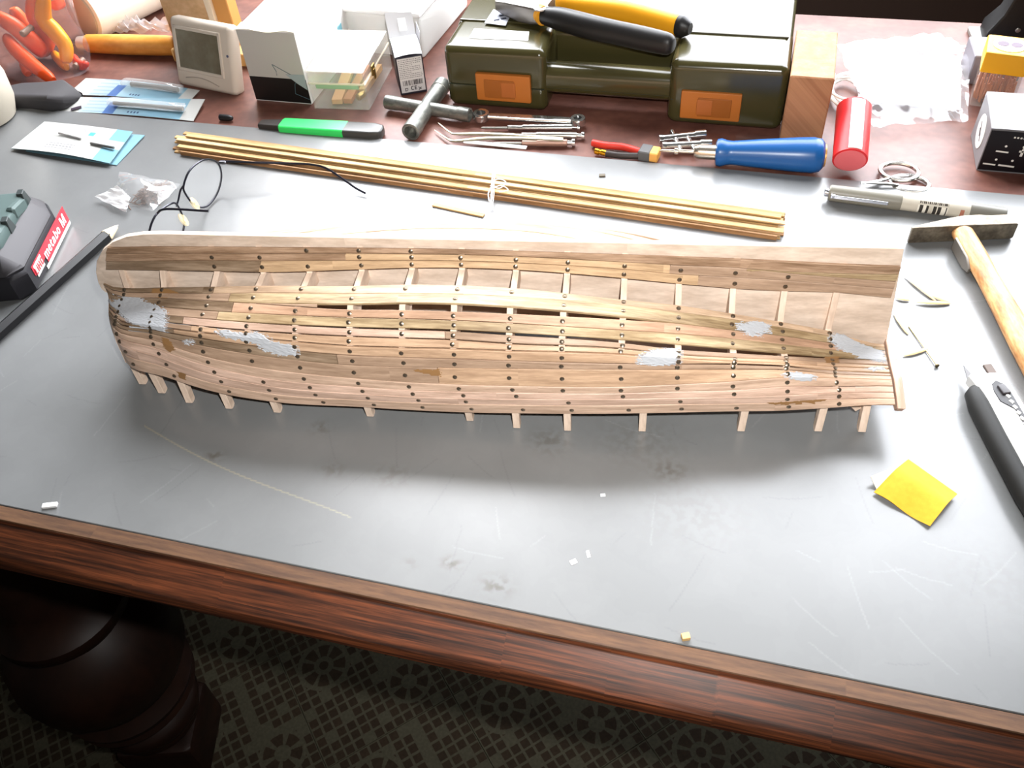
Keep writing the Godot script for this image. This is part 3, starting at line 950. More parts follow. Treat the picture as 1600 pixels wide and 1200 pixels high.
# ---------- things on the grey board ----------
func build_board_things() -> void:
	strips()
	glasses()
	battery()
	pencil()
	pen()
	hammer()
	knife()
	sandpaper()
	small_bag()
	var w := card_print(1)
	var blue := mat(rgb(112, 152, 166), 0.5)
	# two blister cards lying on one another
	var b := thing("blister_card", "pale blue blister card peeping out from under the white card on the grey board", "card", Vector3(-0.7137, 0, -0.7023), "")
	var m := Mb.new()
	sheet(m, quadgrid(Vector3(-0.7646, 0.001, -0.7264), Vector3(-0.6427, 0.002, -0.7283), Vector3(-0.6427, 0.001, -0.6702), Vector3(-0.763, 0.001, -0.6788), 6, 4, func(_u, _v): return 0.0), 0.0006)
	part(b, "backing_card", m, blue)
	var c := thing("blister_card", "white blister card with a small drill bit on the grey board left of the strips", "card", Vector3(-0.7211, 0, -0.7012))
	m = Mb.new()
	sheet(m, quadgrid(Vector3(-0.7756, 0.003, -0.7338), Vector3(-0.6564, 0.004, -0.7282), Vector3(-0.6479, 0.003, -0.6675), Vector3(-0.7805, 0.002, -0.6784), 10, 6, func(u, v): return 0.0025 * sin(u * 3.0) * (0.4 + v) + 0.001), 0.0007)
	part(c, "backing_card", m, textured(w, 0.35, Vector3.ONE))
	m = Mb.new()
	tube(m, [Vector3(-0.7374, 0.0075, -0.7088), Vector3(-0.7048, 0.0075, -0.7019)], 0.0011, 8)
	tube(m, [Vector3(-0.6876, 0.0075, -0.6955), Vector3(-0.6562, 0.0075, -0.6914)], 0.0014, 8)
	part(c, "drill_bit", m, mat(rgb(120, 118, 116), 0.35, 0.7))
	m = Mb.new()
	tube(m, smooth([Vector3(-0.7479, 0.004, -0.7117), Vector3(-0.7199, 0.008, -0.7053), Vector3(-0.6825, 0.008, -0.698), Vector3(-0.6535, 0.004, -0.6974)], 4), 0.0045, 12, 0.6)
	part(c, "blister", m, clear(rgb(250, 250, 250), 0.08, 0.1))


func card_print(kind: int) -> ImageTexture:
	var W := 256
	var H := 128
	var im := Image.create(W, H, false, Image.FORMAT_RGB8)
	for y in H:
		for x in W:
			var u := x / float(W)
			var v := y / float(H)
			var c := rgb(178, 178, 174)
			if kind == 0:
				if u > 0.16 and u < 0.9:
					c = rgb(176, 184, 188).lerp(rgb(118, 156, 174), clampf((u - 0.16) * 1.6 + 0.2 * v, 0.0, 1.0))
				if u > 0.34 and u < 0.42 and v > 0.3:
					c = rgb(70, 100, 150)
				if u > 0.5 and u < 0.6 and v > 0.78 and v < 0.88 and int(x / 3) % 2 == 0:
					c = rgb(40, 60, 90)
				if u > 0.18 and u < 0.34 and int(v * 14.0) % 3 == 0 and (x * 7 + y / 9) % 5 > 1:
					c = c.lerp(rgb(90, 120, 150), 0.5)
			else:
				if u > 0.83:
					c = rgb(112, 158, 174) if v < 0.35 or v > 0.6 else rgb(160, 184, 190)
				if u > 0.3 and u < 0.58 and v > 0.66 and v < 0.9 and int(v * 40.0) % 3 == 0 and (x / 3 + y / 4) % 3 > 0:
					c = rgb(120, 120, 124)
				if u > 0.6 and u < 0.66 and v > 0.2 and v < 0.32:
					c = rgb(80, 180, 200)
				if absf(Vector2((u - 0.48) * 2.0, v - 0.25).length() - 0.13) < 0.012 and v < 0.25:
					c = rgb(150, 150, 156)
			im.set_pixel(x, y, c)
	return tex(im)


func strips() -> void:
	var g := grain(512, 64, 71, Color(0.72, 0.68, 0.62), Color(1, 1, 1), 0.006, 0.07)
	var tones := [textured(g, 0.7, Vector3(3, 40, 1), false, rgb(204, 170, 118)), textured(g, 0.7, Vector3(3, 40, 1), false, rgb(180, 146, 98)), textured(g, 0.7, Vector3(3, 40, 1), false, rgb(158, 120, 82)), textured(g, 0.7, Vector3(3, 40, 1), false, rgb(210, 182, 138))]
	var L := [Vector3(-0.5893, 0, -0.7371), Vector3(-0.5918, 0, -0.7021)]
	var Rr := [Vector3(0.0437, 0, -0.695), Vector3(0.0443, 0, -0.6598)]
	# place across the bundle 0..1, layer, tone, shift at the left end, shift at the right end, on edge
	var rows := [[0.0, 0, 1, 0.0, 0.0, 1], [0.09, 0, 0, 0.004, -0.002, 1], [0.2, 0, 2, 0.0, 0.0, 1], [0.3, 0, 1, 0.01, -0.004, 1], [0.48, 0, 3, 0.0, 0.0, 0], [0.72, 0, 2, -0.008, 0.0, 0], [0.9, 0, 1, -0.004, -0.003, 0], [1.0, 0, 2, 0.006, -0.006, 1], [0.12, 1, 1, -0.004, -0.001, 0], [0.36, 1, 0, -0.01, -0.002, 0], [0.6, 1, 1, -0.006, -0.006, 0], [0.82, 1, 0, 0.0, -0.001, 0], [0.3, 2, 0, 0.004, -0.004, 0], [0.56, 2, 3, -0.004, 0.0, 0]]
	var counts := [0, 0, 0]
	for r in rows:
		var a: Vector3 = L[0].lerp(L[1], r[0])
		var b: Vector3 = Rr[0].lerp(Rr[1], r[0])
		var d := (b - a).normalized()
		a += d * r[3]
		b += d * r[4]
		var y: float = [0.0025, 0.0058, 0.0082][r[1]]
		var m := Mb.new()
		var sz := Vector2(0.0015, 0.0050) if r[5] == 0 else Vector2(0.0046, 0.0018)
		var rings := []
		for i in 9:
			var f := i / 8.0
			var wob := 0.0009 * sin(f * 5.0 + r[0] * 20.0 + r[1])
			var xf := fr(a.lerp(b, f) + Vector3(0, y + wob * 0.4 - (0.0018 if r[5] == 0 and r[1] == 0 else 0.0), wob), a.lerp(b, f) + Vector3(0, y + wob * 0.4, wob) + d)
			rings.append(corner_ring(xf, (0.006 * r[0] - 0.002 if i == 0 else 0.0), sz.x / 2.0, sz.y / 2.0, 0.0002, 0.0, 1))
		loft(m, rings)
		var tone: String = ["golden", "light brown", "reddish", "pale cream"][r[2]]
		var lay: String = ["bottom", "second", "top"][r[1]]
		counts[r[1]] += 1
		single("wood_strip", "%s planking strip in the %s layer of the tied bundle, %s from the back" % [tone, lay, ["first", "second", "third", "fourth", "fifth", "sixth", "seventh", "eighth"][counts[r[1]] - 1]], "wood strip", m, tones[r[2]], a + Vector3(0, 0.0001, 0), "strips in the tied bundle")
	# white thread round the bundle
	var t := thing("thread_tie", "white thread knotted round the middle of the strip bundle", "thread", Vector3(-0.229, 0, -0.6905))
	var m := Mb.new()
	var c: Vector3 = Vector3(-0.2358, 0, -0.708)
	var e: Vector3 = Vector3(-0.2257, 0, -0.6666)
	for off in [-0.0012, 0.0, 0.0015]:
		var o := Vector3(off, 0, 0)
		tube(m, smooth([c + o + Vector3(0, 0.001, -0.004), c + o + Vector3(0, 0.008, -0.001), c.lerp(e, 0.4) + o + Vector3(0, 0.0101, 0), c.lerp(e, 0.8) + o + Vector3(0, 0.0085, 0), e + o + Vector3(0, 0.005, 0.004), e + o + Vector3(0, 0.0012, 0.005)], 4), 0.00042, 6)
	part(t, "loop", m, mat(rgb(240, 240, 240), 0.8))
	m = Mb.new()
	tube(m, smooth([Vector3(-0.2308, 0.0105, -0.6834), Vector3(-0.2281, 0.013, -0.6931), Vector3(-0.2188, 0.012, -0.6918), Vector3(-0.2221, 0.0108, -0.6823), Vector3(-0.2325, 0.0106, -0.6851)], 5), 0.0005, 6)
	tube(m, smooth([Vector3(-0.2293, 0.0105, -0.6826), Vector3(-0.2211, 0.0115, -0.6857), Vector3(-0.2138, 0.0098, -0.6819), Vector3(-0.2212, 0.0105, -0.6765)], 5), 0.0005, 6)
	tube(m, smooth([Vector3(-0.2308, 0.0105, -0.6834), Vector3(-0.2313, 0.0098, -0.6737), Vector3(-0.2279, 0.0085, -0.6635)], 5), 0.0006, 6)
	part(t, "knot", m, mat(rgb(240, 240, 240), 0.8))
	m = Mb.new()
	rbox(m, fr(Vector3(-0.2567, 0.001, -0.6546), Vector3(-0.2292, 0.001, -0.6501)), Vector3(0.05442, 0.0015, 0.005), 0.0002)
	single("wood_strip", "short loose offcut of planking strip lying between the bundle and the boat", "wood strip", m, tones[0], Vector3(-0.2566, 0, -0.6541))


func glasses() -> void:
	var o := thing("eyeglasses", "thin dark metal framed eyeglasses standing open behind the bow of the boat", "eyeglasses", Vector3(-0.5193, 0, -0.6096))
	var black := mat(rgb(34, 34, 44), 0.3, 0.6)
	var m := Mb.new()
	var one := [Vector3(-0.5017, 0.0416, -0.6399), Vector3(-0.5019, 0.0293, -0.6511), Vector3(-0.5028, 0.0149, -0.6502), Vector3(-0.5041, 0.004, -0.6359), Vector3(-0.505, 0.0036, -0.6145), Vector3(-0.5048, 0.0165, -0.5994), Vector3(-0.5041, 0.034, -0.5923), Vector3(-0.5035, 0.0426, -0.5935), Vector3(-0.5025, 0.0497, -0.6074), Vector3(-0.5019, 0.0481, -0.6252)]
	var two := [Vector3(-0.5047, 0.0375, -0.5728), Vector3(-0.5051, 0.026, -0.5778), Vector3(-0.5059, 0.0133, -0.5779), Vector3(-0.5067, 0.0047, -0.5722), Vector3(-0.5076, -0.0011, -0.5576), Vector3(-0.5081, 0.0036, -0.5379), Vector3(-0.5077, 0.0173, -0.5282), Vector3(-0.5069, 0.0299, -0.529), Vector3(-0.5062, 0.038, -0.5345), Vector3(-0.5053, 0.0431, -0.5489)]
	loop_tube(m, one, 0.0010, 8, 4)
	part(o, "rim", m, black)
	m = Mb.new()
	loop_tube(m, two, 0.0010, 8, 4)
	part(o, "rim", m, black)
	for ring in [one, two]:
		m = Mb.new()
		var mid := Vector3()
		for p in ring:
			mid += p / ring.size()
		var inner := []
		for i in ring.size():
			for k in 3:
				inner.append(ring[i].cubic_interpolate(ring[(i + 1) % ring.size()], ring[i - 1], ring[(i + 2) % ring.size()], k / 3.0))
		var nn: Vector3 = (ring[0] - mid).cross(ring[3] - mid).normalized() * 0.0006
		var r0 := PackedVector3Array()
		var r1 := PackedVector3Array()
		for p in inner:
			r0.append(mid + (p - mid) * 0.98 + nn)
			r1.append(mid + (p - mid) * 0.98 - nn)
		loft(m, [r0, r1])
		part(o, "lens", m, clear(rgb(245, 248, 250), 0.03, 0.03))
	m = Mb.new()
	tube(m, smooth([one[7], one[7].lerp(two[1], 0.3) + Vector3(-0.001, 0.003, 0), one[7].lerp(two[1], 0.7) + Vector3(-0.001, 0.004, 0), two[0].lerp(two[1], 0.5)], 5), 0.0009, 8)
	part(o, "bridge", m, black)
	for np in [[one[5], 0.006], [two[2], 0.004]]:
		m = Mb.new()
		lathe(m, fr(np[0] + Vector3(0.002, 0.003, 0.002), np[0] + Vector3(0.01, 0.006, 0.001)), [Vector2(-0.0015, 0.002), Vector2(-0.0008, 0.0042), Vector2(0.0008, 0.0042), Vector2(0.0015, 0.002)], 14, 1.7)
		part(o, "nose_pad", m, clear(rgb(240, 225, 180), 0.35, 0.15))
		m = Mb.new()
		tube(m, smooth([np[0], np[0] + Vector3(0.004, 0.001, 0.003), np[0] + Vector3(0.003, 0.004, 0.002)], 4), 0.0006, 6)
		part(o, "pad_arm", m, mat(rgb(180, 160, 120), 0.3, 0.8))
	m = Mb.new()
	tube(m, smooth([one[1], Vector3(-0.5059, 0.024, -0.6633), Vector3(-0.4727, 0.021, -0.6709), Vector3(-0.4421, 0.018, -0.6793), Vector3(-0.4183, 0.017, -0.6823), Vector3(-0.4008, 0.016, -0.6798), Vector3(-0.3821, 0.009, -0.6742), Vector3(-0.3664, 0.005, -0.6671), Vector3(-0.355, 0.003, -0.6631)], 6), 0.0011, 8)
	part(o, "temple", m, black)
	m = Mb.new()
	rbox(m, at3(one[1].lerp(Vector3(-0.4986, 0.024, -0.6645), 0.4), 0.1), Vector3(0.007, 0.003, 0.002), 0.0005)
	part(o, "hinge", m, mat(rgb(120, 120, 124), 0.3, 0.9))
	m = Mb.new()
	tube(m, smooth([two[9], two[9] + Vector3(0.012, 0.006, -0.0), two[9] + Vector3(0.05, 0.004, -0.006)], 6), 0.0011, 8)
	part(o, "temple", m, black)


func battery() -> void:
	# frame at the near lower corner of the label face: x along that face towards the back, y up, z out of it
	var A := Vector3(-0.5967, 0, -0.4604)
	var B := Vector3(-0.6316, 0, -0.5714)
	var X := fr(A, B)
	var L := A.distance_to(B)
	var o := thing("battery_pack", "dark cordless tool battery pack with red label at the left edge of the grey board", "battery", A)
	var dark := mat(rgb(34, 33, 37), 0.5)
	var grey := mat(rgb(60, 58, 61), 0.55)
	var teal := mat(rgb(72, 88, 86), 0.6)
	var m := Mb.new()
	var rings := []
	for s in [[0.0, 0.003, 0.0], [0.003, 0.0, 0.0], [0.022, 0.0, 0.0], [0.026, 0.002, 0.001]]:
		var ring := PackedVector3Array()
		for q in [Vector2(0.0 + s[1], -0.012), Vector2(0.012, -s[1]), Vector2(L * 0.8, -s[1]), Vector2(L - s[1], -0.014), Vector2(L - s[1], -0.03), Vector2(L * 0.86, -0.12 + s[1]), Vector2(s[1], -0.12 + s[1])]:
			ring.append(X * Vector3(q.x, s[0], q.y))
		rings.append(ring)
	loft(m, rings)
	part(o, "lower_shell", m, dark, "black lower shell")
	m = Mb.new()
	rings = []
	for s in [[0.026, 0.002], [0.028, 0.001], [0.031, 0.003], [0.043, 0.016], [0.044, 0.019]]:
		var ring := PackedVector3Array()
		for q in [Vector2(0.002 + s[1] * 0.4, -0.012 - s[1]), Vector2(0.014, -s[1]), Vector2(L * 0.78, -s[1]), Vector2(L - 0.002 - s[1] * 0.4, -0.014 - s[1] * 0.9), Vector2(L - 0.002 - s[1] * 0.4, -0.034), Vector2(L * 0.84, -0.117), Vector2(0.002 + s[1] * 0.4, -0.117)]:
			ring.append(X * Vector3(q.x, s[0], q.y))
		rings.append(ring)
	loft(m, rings)
	part(o, "upper_shell", m, grey, "grey sloping upper shell")
	m = Mb.new()
	var body := X * Transform3D(Basis(), Vector3(L * 0.5, 0.046, -0.055))
	rbox(m, body, Vector3(L * 0.66, 0.014, 0.078), 0.004, 2)
	var pl := part(o, "rail_block", m, teal, "grey-green rail block")
	for q in [Vector3(0.02, 0.001, 0.036), Vector3(-0.02, 0.001, 0.034)]:
		m = Mb.new()
		rbox(m, body * Transform3D(Basis(Vector3.FORWARD, 0.2), q), Vector3(0.03, 0.012, 0.008), 0.002)
		part(pl, "rail", m, teal)
	m = Mb.new()
	prism(m, body * Transform3D(Basis(), Vector3(0.028, -0.004, 0.034)), PackedVector2Array([Vector2(0, 0), Vector2(0.012, 0), Vector2(0.008, 0.014), Vector2(0.002, 0.013)]), 0.006, 0.0005)
	part(pl, "catch", m, mat(rgb(56, 62, 62), 0.5))
	m = Mb.new()
	prism(m, body * Transform3D(Basis(), Vector3(-0.014, -0.004, 0.034)), PackedVector2Array([Vector2(0, 0), Vector2(0.012, 0), Vector2(0.008, 0.014), Vector2(0.002, 0.013)]), 0.006, 0.0005)
	part(pl, "catch", m, mat(rgb(56, 62, 62), 0.5))
	# the label on the long face: red with white lettering, a white band along its foot
	var face := X * Transform3D(Basis(), Vector3(0.02, 0.001, 0.0002))
	m = Mb.new()
	prism(m, face, PackedVector2Array([Vector2(0.028, 0.0045), Vector2(0.093, 0.0045), Vector2(0.093, 0.021), Vector2(0.0, 0.021), Vector2(0.0, 0.011), Vector2(0.028, 0.011)]), 0.0003)
	var lab := part(o, "label", m, mat(rgb(196, 48, 62), 0.4), "red label")
	m = Mb.new()
	prism(m, face, PackedVector2Array([Vector2(0.022, 0.001), Vector2(0.093, 0.001), Vector2(0.093, 0.0044), Vector2(0.022, 0.0044)]), 0.00035)
	prism(m, face, PackedVector2Array([Vector2(0.003, 0.0075), Vector2(0.021, 0.0075), Vector2(0.021, 0.0195), Vector2(0.003, 0.0195)]), 0.0005)
	part(lab, "label_band", m, mat(rgb(232, 228, 220), 0.4), "white band and panel")
	var ink := mat(rgb(245, 240, 240), 0.4)
	letters(lab, "metabo", 0.0088, face * Transform3D(Basis(), Vector3(0.048, 0.0125, 0.0007)), ink, true)
	letters(lab, "M", 0.0105, face * Transform3D(Basis(), Vector3(0.081, 0.0125, 0.0007)), ink, true)
	letters(lab, "LiHD", 0.007, face * Transform3D(Basis(), Vector3(0.012, 0.0135, 0.0008)), mat(rgb(190, 60, 70), 0.4), true)


func pencil() -> void:
	var a: Vector3 = Vector3(-0.6008, 0.006, -0.3705)
	var b: Vector3 = Vector3(-0.5772, 0.006, -0.5521)
	var X := fr(a, b)
	var L := a.distance_to(b)
	var o := thing("pencil", "thick black pencil with pale sharpened tip beside the battery pack", "pencil", Vector3(a.x, 0, a.z))
	var m := Mb.new()
	lathe(m, X, [Vector2(0, 0.0056), Vector2(0.001, 0.006), Vector2(L, 0.006)], 6)
	part(o, "barrel", m, mat(rgb(18, 18, 20), 0.32))
	m = Mb.new()
	lathe(m, X, [Vector2(L - 0.001, 0.0058), Vector2(L + 0.001, 0.0056), Vector2(L + 0.014, 0.0018)], 16)
	part(o, "cone", m, mat(rgb(232, 212, 176), 0.7), "pale wood cone")
	m = Mb.new()
	lathe(m, X, [Vector2(L + 0.0135, 0.0019), Vector2(L + 0.017, 0.0008), Vector2(L + 0.0175, 0.0002)], 10)
	part(o, "lead", m, mat(rgb(120, 118, 116), 0.4))


func pen() -> void:
	var a: Vector3 = Vector3(0.0801, 0.0082, -0.7285)
	var b: Vector3 = Vector3(0.2296, 0.0068, -0.7211)
	var X := fr(a, b)
	var L := a.distance_to(b)
	var o := thing("pen", "capped grey gel pen with chrome clip and barcode behind the hammer head", "pen", Vector3(a.x, 0, a.z))
	var grey := mat(rgb(122, 119, 108), 0.38)
	var c := L * 0.42
	var m := Mb.new()
	lathe(m, X, [Vector2(0, 0.0062), Vector2(0.0015, 0.0074), Vector2(c - 0.002, 0.0081), Vector2(c, 0.0079), Vector2(c, 0.007)], 24)
	part(o, "cap", m, grey)
	m = Mb.new()
	lathe(m, X, [Vector2(-0.004, 0.003), Vector2(-0.0035, 0.0038), Vector2(0.0, 0.0038), Vector2(0.001, 0.003)], 16)
	part(o, "cap_knob", m, mat(rgb(190, 190, 196), 0.2, 0.9))
	m = Mb.new()
	rbox(m, X * Transform3D(Basis(), Vector3(c * 0.43, 0.0022, 0.0090)), Vector3(c * 0.78, 0.0034, 0.001), 0.0004)
	rbox(m, X * Transform3D(Basis(), Vector3(c * 0.06, 0.0022, 0.0080)), Vector3(0.004, 0.0034, 0.003), 0.0004)
	part(o, "clip", m, mat(rgb(205, 205, 212), 0.16, 1.0))
	m = Mb.new()
	lathe(m, X, [Vector2(c - 0.001, 0.0074), Vector2(L * 0.8, 0.0074), Vector2(L * 0.8, 0.005)], 24)
	for i in m.v.size():
		var q: Vector3 = X.affine_inverse() * m.v[i]
		m.t[i] = Vector2((q.x - c) / (L * 0.8 - c), fposmod(atan2(q.z, q.y) / TAU + 0.5, 1.0))
	part(o, "barrel", m, textured(barrel_print(), 0.3, Vector3.ONE))
	m = Mb.new()
	lathe(m, X, [Vector2(L * 0.799, 0.0068), Vector2(L * 0.803, 0.0072), Vector2(L - 0.001, 0.0064), Vector2(L, 0.0056)], 24)
	part(o, "tail_cap", m, mat(rgb(118, 116, 108), 0.38))


func barrel_print() -> ImageTexture:
	var W := 256
	var H := 128
	var im := Image.create(W, H, false, Image.FORMAT_RGB8)
	var r := RandomNumberGenerator.new()
	r.seed = 4
	var bars := []
	for i in 60:
		bars.append(r.randf() < 0.5)
	for y in H:
		for x in W:
			var u := x / float(W)
			var v := y / float(H)
			var c := rgb(206, 200, 184)
			if v > 0.52 and v < 0.98:
				c = rgb(196, 190, 176)
			if v > 0.66 and v < 0.86:
				if u > 0.24 and u < 0.4 or u > 0.46 and u < 0.68:
					c = rgb(52, 48, 44) if bars[int(u * 60.0)] else rgb(226, 222, 210)
				elif u > 0.86 and u < 0.92:
					c = rgb(170, 110, 90)
			if v > 0.585 and v < 0.63 and u > 0.26 and u < 0.68 and (x / 3 + x / 11) % 3 > 0:
				c = rgb(70, 64, 58)
			if v > 0.4 and v < 0.46 and u > 0.1 and u < 0.2:
				c = rgb(90, 84, 78)
			im.set_pixel(x, y, c)
	return tex(im)


func hammer() -> void:
	var o := thing("hammer", "small steel cross-pein hammer with wooden handle right of the boat", "hammer", Vector3(0.1919, 0, -0.6875))
	var steel := textured(grain(128, 128, 81, rgb(84, 76, 66), rgb(150, 140, 122), 0.05, 0.05, 0.3), 0.42, Vector3(9, 9, 9), true)
	steel.metallic = 0.55
	var a: Vector3 = Vector3(0.1484, 0, -0.6744)
	var b: Vector3 = Vector3(0.2343, 0, -0.6958)
	var X := fr(a, b)
	var L := a.distance_to(b)
	var m := Mb.new()
	var rings := []
	for s in [[0.0, 0.0012, 0.0080], [0.0012, 0.0016, 0.0083], [L * 0.25, 0.0044, 0.0084], [L * 0.42, 0.0064, 0.0086], [L * 0.55, 0.0074, 0.0087], [L * 0.68, 0.0074, 0.0087], [L * 0.8, 0.0069, 0.0083], [L - 0.0015, 0.0070, 0.0083], [L, 0.0062, 0.0075]]:
		rings.append(corner_ring(X * Transform3D(Basis(), Vector3(0, 0.0087, -s[1])), s[0], s[2], s[1], 0.0012, 0.0, 2))
	loft(m, rings)
	part(o, "head", m, steel)
	# handle: oval in section, swelling towards the hand
	var h0: Vector3 = Vector3(0.1938, 0.0105, -0.6714)
	var h1: Vector3 = Vector3(0.2269, 0.0085, -0.5479)
	var hx := fr(h0, h1)
	var HL := h0.distance_to(h1)
	m = Mb.new()
	rings = []
	for s in [[-0.014, 0.0062, 0.0085], [-0.012, 0.0068, 0.009], [0.02, 0.007, 0.0098], [HL * 0.35, 0.0074, 0.0088], [HL * 0.62, 0.0082, 0.0096], [HL, 0.0085, 0.0115], [HL + 0.05, 0.0085, 0.0125], [HL + 0.12, 0.0085, 0.012], [HL + 0.125, 0.007, 0.01]]:
		var ring := PackedVector3Array()
		for j in 16:
			var an := TAU * j / 16
			ring.append(hx * Vector3(s[0], sin(an) * s[1], cos(an) * s[2]))
		rings.append(ring)
	loft(m, rings)
	var hw := textured(grain(256, 128, 91, rgb(160, 106, 60), rgb(226, 184, 128), 0.012, 0.05, 0.2), 0.45, Vector3(6, 16, 1))
	part(o, "handle", m, hw)
	m = Mb.new()
	prism(m, fr(h0, h1) * Transform3D(Basis(), Vector3(-0.002, -0.0025, 0.0088)), PackedVector2Array([Vector2(0, -0.0055), Vector2(0.026, -0.0055), Vector2(0.036, -0.002), Vector2(0.036, 0.002), Vector2(0.026, 0.0065), Vector2(0, 0.0065)]), 0.0022, 0.0004)
	part(o, "langet", m, mat(rgb(112, 106, 98), 0.5, 0.5), "steel strap on the handle")


func knife() -> void:
	var a: Vector3 = Vector3(0.1953, 0, -0.5036)
	var b: Vector3 = Vector3(0.2258, 0, -0.403)
	var X := fr(a, b)
	var o := thing("utility_knife", "silver snap-blade utility knife with black grip at the right edge", "knife", a)
	var silver := mat(rgb(222, 221, 218), 0.3, 0.4)
	var m := Mb.new()
	# body plate in the frame's x and z
	var F := X * Transform3D(Basis(Vector3(1, 0, 0), Vector3(0, 0, -1), Vector3(0, 1, 0)), Vector3(0, 0.004, 0))
	var outl := PackedVector2Array([Vector2(-0.0075, 0.0035), Vector2(-0.0075, 0.0115), Vector2(0.003, 0.0125), Vector2(0.012, 0.013), Vector2(0.03, 0.0135), Vector2(0.12, 0.014), Vector2(0.15, 0.012), Vector2(0.152, -0.012), Vector2(0.12, -0.013), Vector2(0.03, -0.0115), Vector2(0.014, -0.0105), Vector2(0.002, -0.012), Vector2(-0.006, -0.0135), Vector2(-0.008, -0.011)])
	prism(m, F, outl, 0.012, 0.0022)
	part(o, "body", m, silver)
	# black channel with the slider and its teeth
	m = Mb.new()
	var slot := PackedVector2Array([Vector2(0.002, 0.002), Vector2(0.006, 0.0065), Vector2(0.012, 0.008), Vector2(0.12, 0.009), Vector2(0.12, 0.005), Vector2(0.03, 0.004), Vector2(0.022, -0.003), Vector2(0.012, -0.0035), Vector2(0.005, -0.002)])
	prism(m, F * Transform3D(Basis(), Vector3(0, 0, 0.0115)), slot, 0.0011, 0.0003)
	part(o, "slot", m, mat(rgb(40, 38, 40), 0.4))
	m = Mb.new()
	for i in 9:
		rbox(m, F * Transform3D(Basis(Vector3.BACK, 0.5), Vector3(0.018 + i * 0.0052, 0.0042 + i * 0.0002, 0.0126)), Vector3(0.0034, 0.0026, 0.001), 0.0004)
	part(o, "slider_teeth", m, silver)
	m = Mb.new()
	rbox(m, F * Transform3D(Basis(Vector3.BACK, 0.1), Vector3(0.012, 0.0035, 0.0128)), Vector3(0.009, 0.006, 0.003), 0.001, 2)
	part(o, "slider", m, mat(rgb(56, 52, 54), 0.3))
	m = Mb.new()
	var rings := []
	for s in [[0.002, -0.0135, 0.004], [0.006, -0.0150, 0.0068], [0.02, -0.0160, 0.0085], [0.05, -0.0165, 0.0085], [0.1, -0.0165, 0.0085], [0.15, -0.014, 0.007], [0.153, -0.012, 0.003]]:
		var ring := PackedVector3Array()
		for j in 14:
			var an := TAU * j / 14
			ring.append(X * Vector3(s[0], 0.0088 + sin(an) * s[2], -s[1] - 0.0015 + cos(an) * s[2] * 0.85))
		rings.append(ring)
	loft(m, rings)
	part(o, "grip", m, mat(rgb(24, 24, 22), 0.65), "black rubber grip")
	m = Mb.new()
	prism(m, F * Transform3D(Basis(), Vector3(0, 0, 0.004)), PackedVector2Array([Vector2(-0.004, -0.0125), Vector2(-0.0215, -0.0095), Vector2(-0.004, -0.0055)]), 0.0008)
	part(o, "blade", m, mat(rgb(84, 82, 82), 0.4, 0.2))
	m = Mb.new()
	rbox(m, F * Transform3D(Basis(Vector3.BACK, 0.06), Vector3(-0.0135, 0.008, 0.004)), Vector3(0.015, 0.0062, 0.0022), 0.0004)
	part(o, "blade_guide", m, mat(rgb(84, 70, 62), 0.5, 0.1))


func sandpaper() -> void:
	var o := thing("sandpaper", "small curled square of yellow sandpaper on the grey board below the stern", "sandpaper", Vector3(0.1432, 0, -0.4001))
	var g := grain(128, 128, 101, rgb(210, 154, 34), rgb(218, 164, 44), 0.05, 0.05, 0.3)
	var m := Mb.new()
	sheet(m, quadgrid(Vector3(0.139, 0.0015, -0.4264), Vector3(0.1687, 0.001, -0.4027), Vector3(0.1505, 0.001, -0.3739), Vector3(0.1163, 0.0015, -0.3944), 12, 12, func(u, v): return (0.0065 - 0.0065 * pow(absf(v - 0.42) / 0.58, 1.3)) * (0.75 + 0.25 * u) + 0.0012 * sin(u * 7.0) * v + 0.0008), 0.0005)
	part(o, "sheet", m, textured(g, 0.75, Vector3.ONE))
	m = Mb.new()
	sheet(m, quadgrid(Vector3(0.1136, 0.005, -0.4037), Vector3(0.138, 0.002, -0.4252), Vector3(0.1415, 0.0008, -0.4223), Vector3(0.1185, 0.0012, -0.3983), 8, 4, func(u, v): return 0.002 * (1.0 - u) * (1.0 - v) * (1.0 - v)), 0.0004)
	part(o, "curled_corner", m, mat(rgb(226, 218, 204), 0.8), "white paper back curled over")


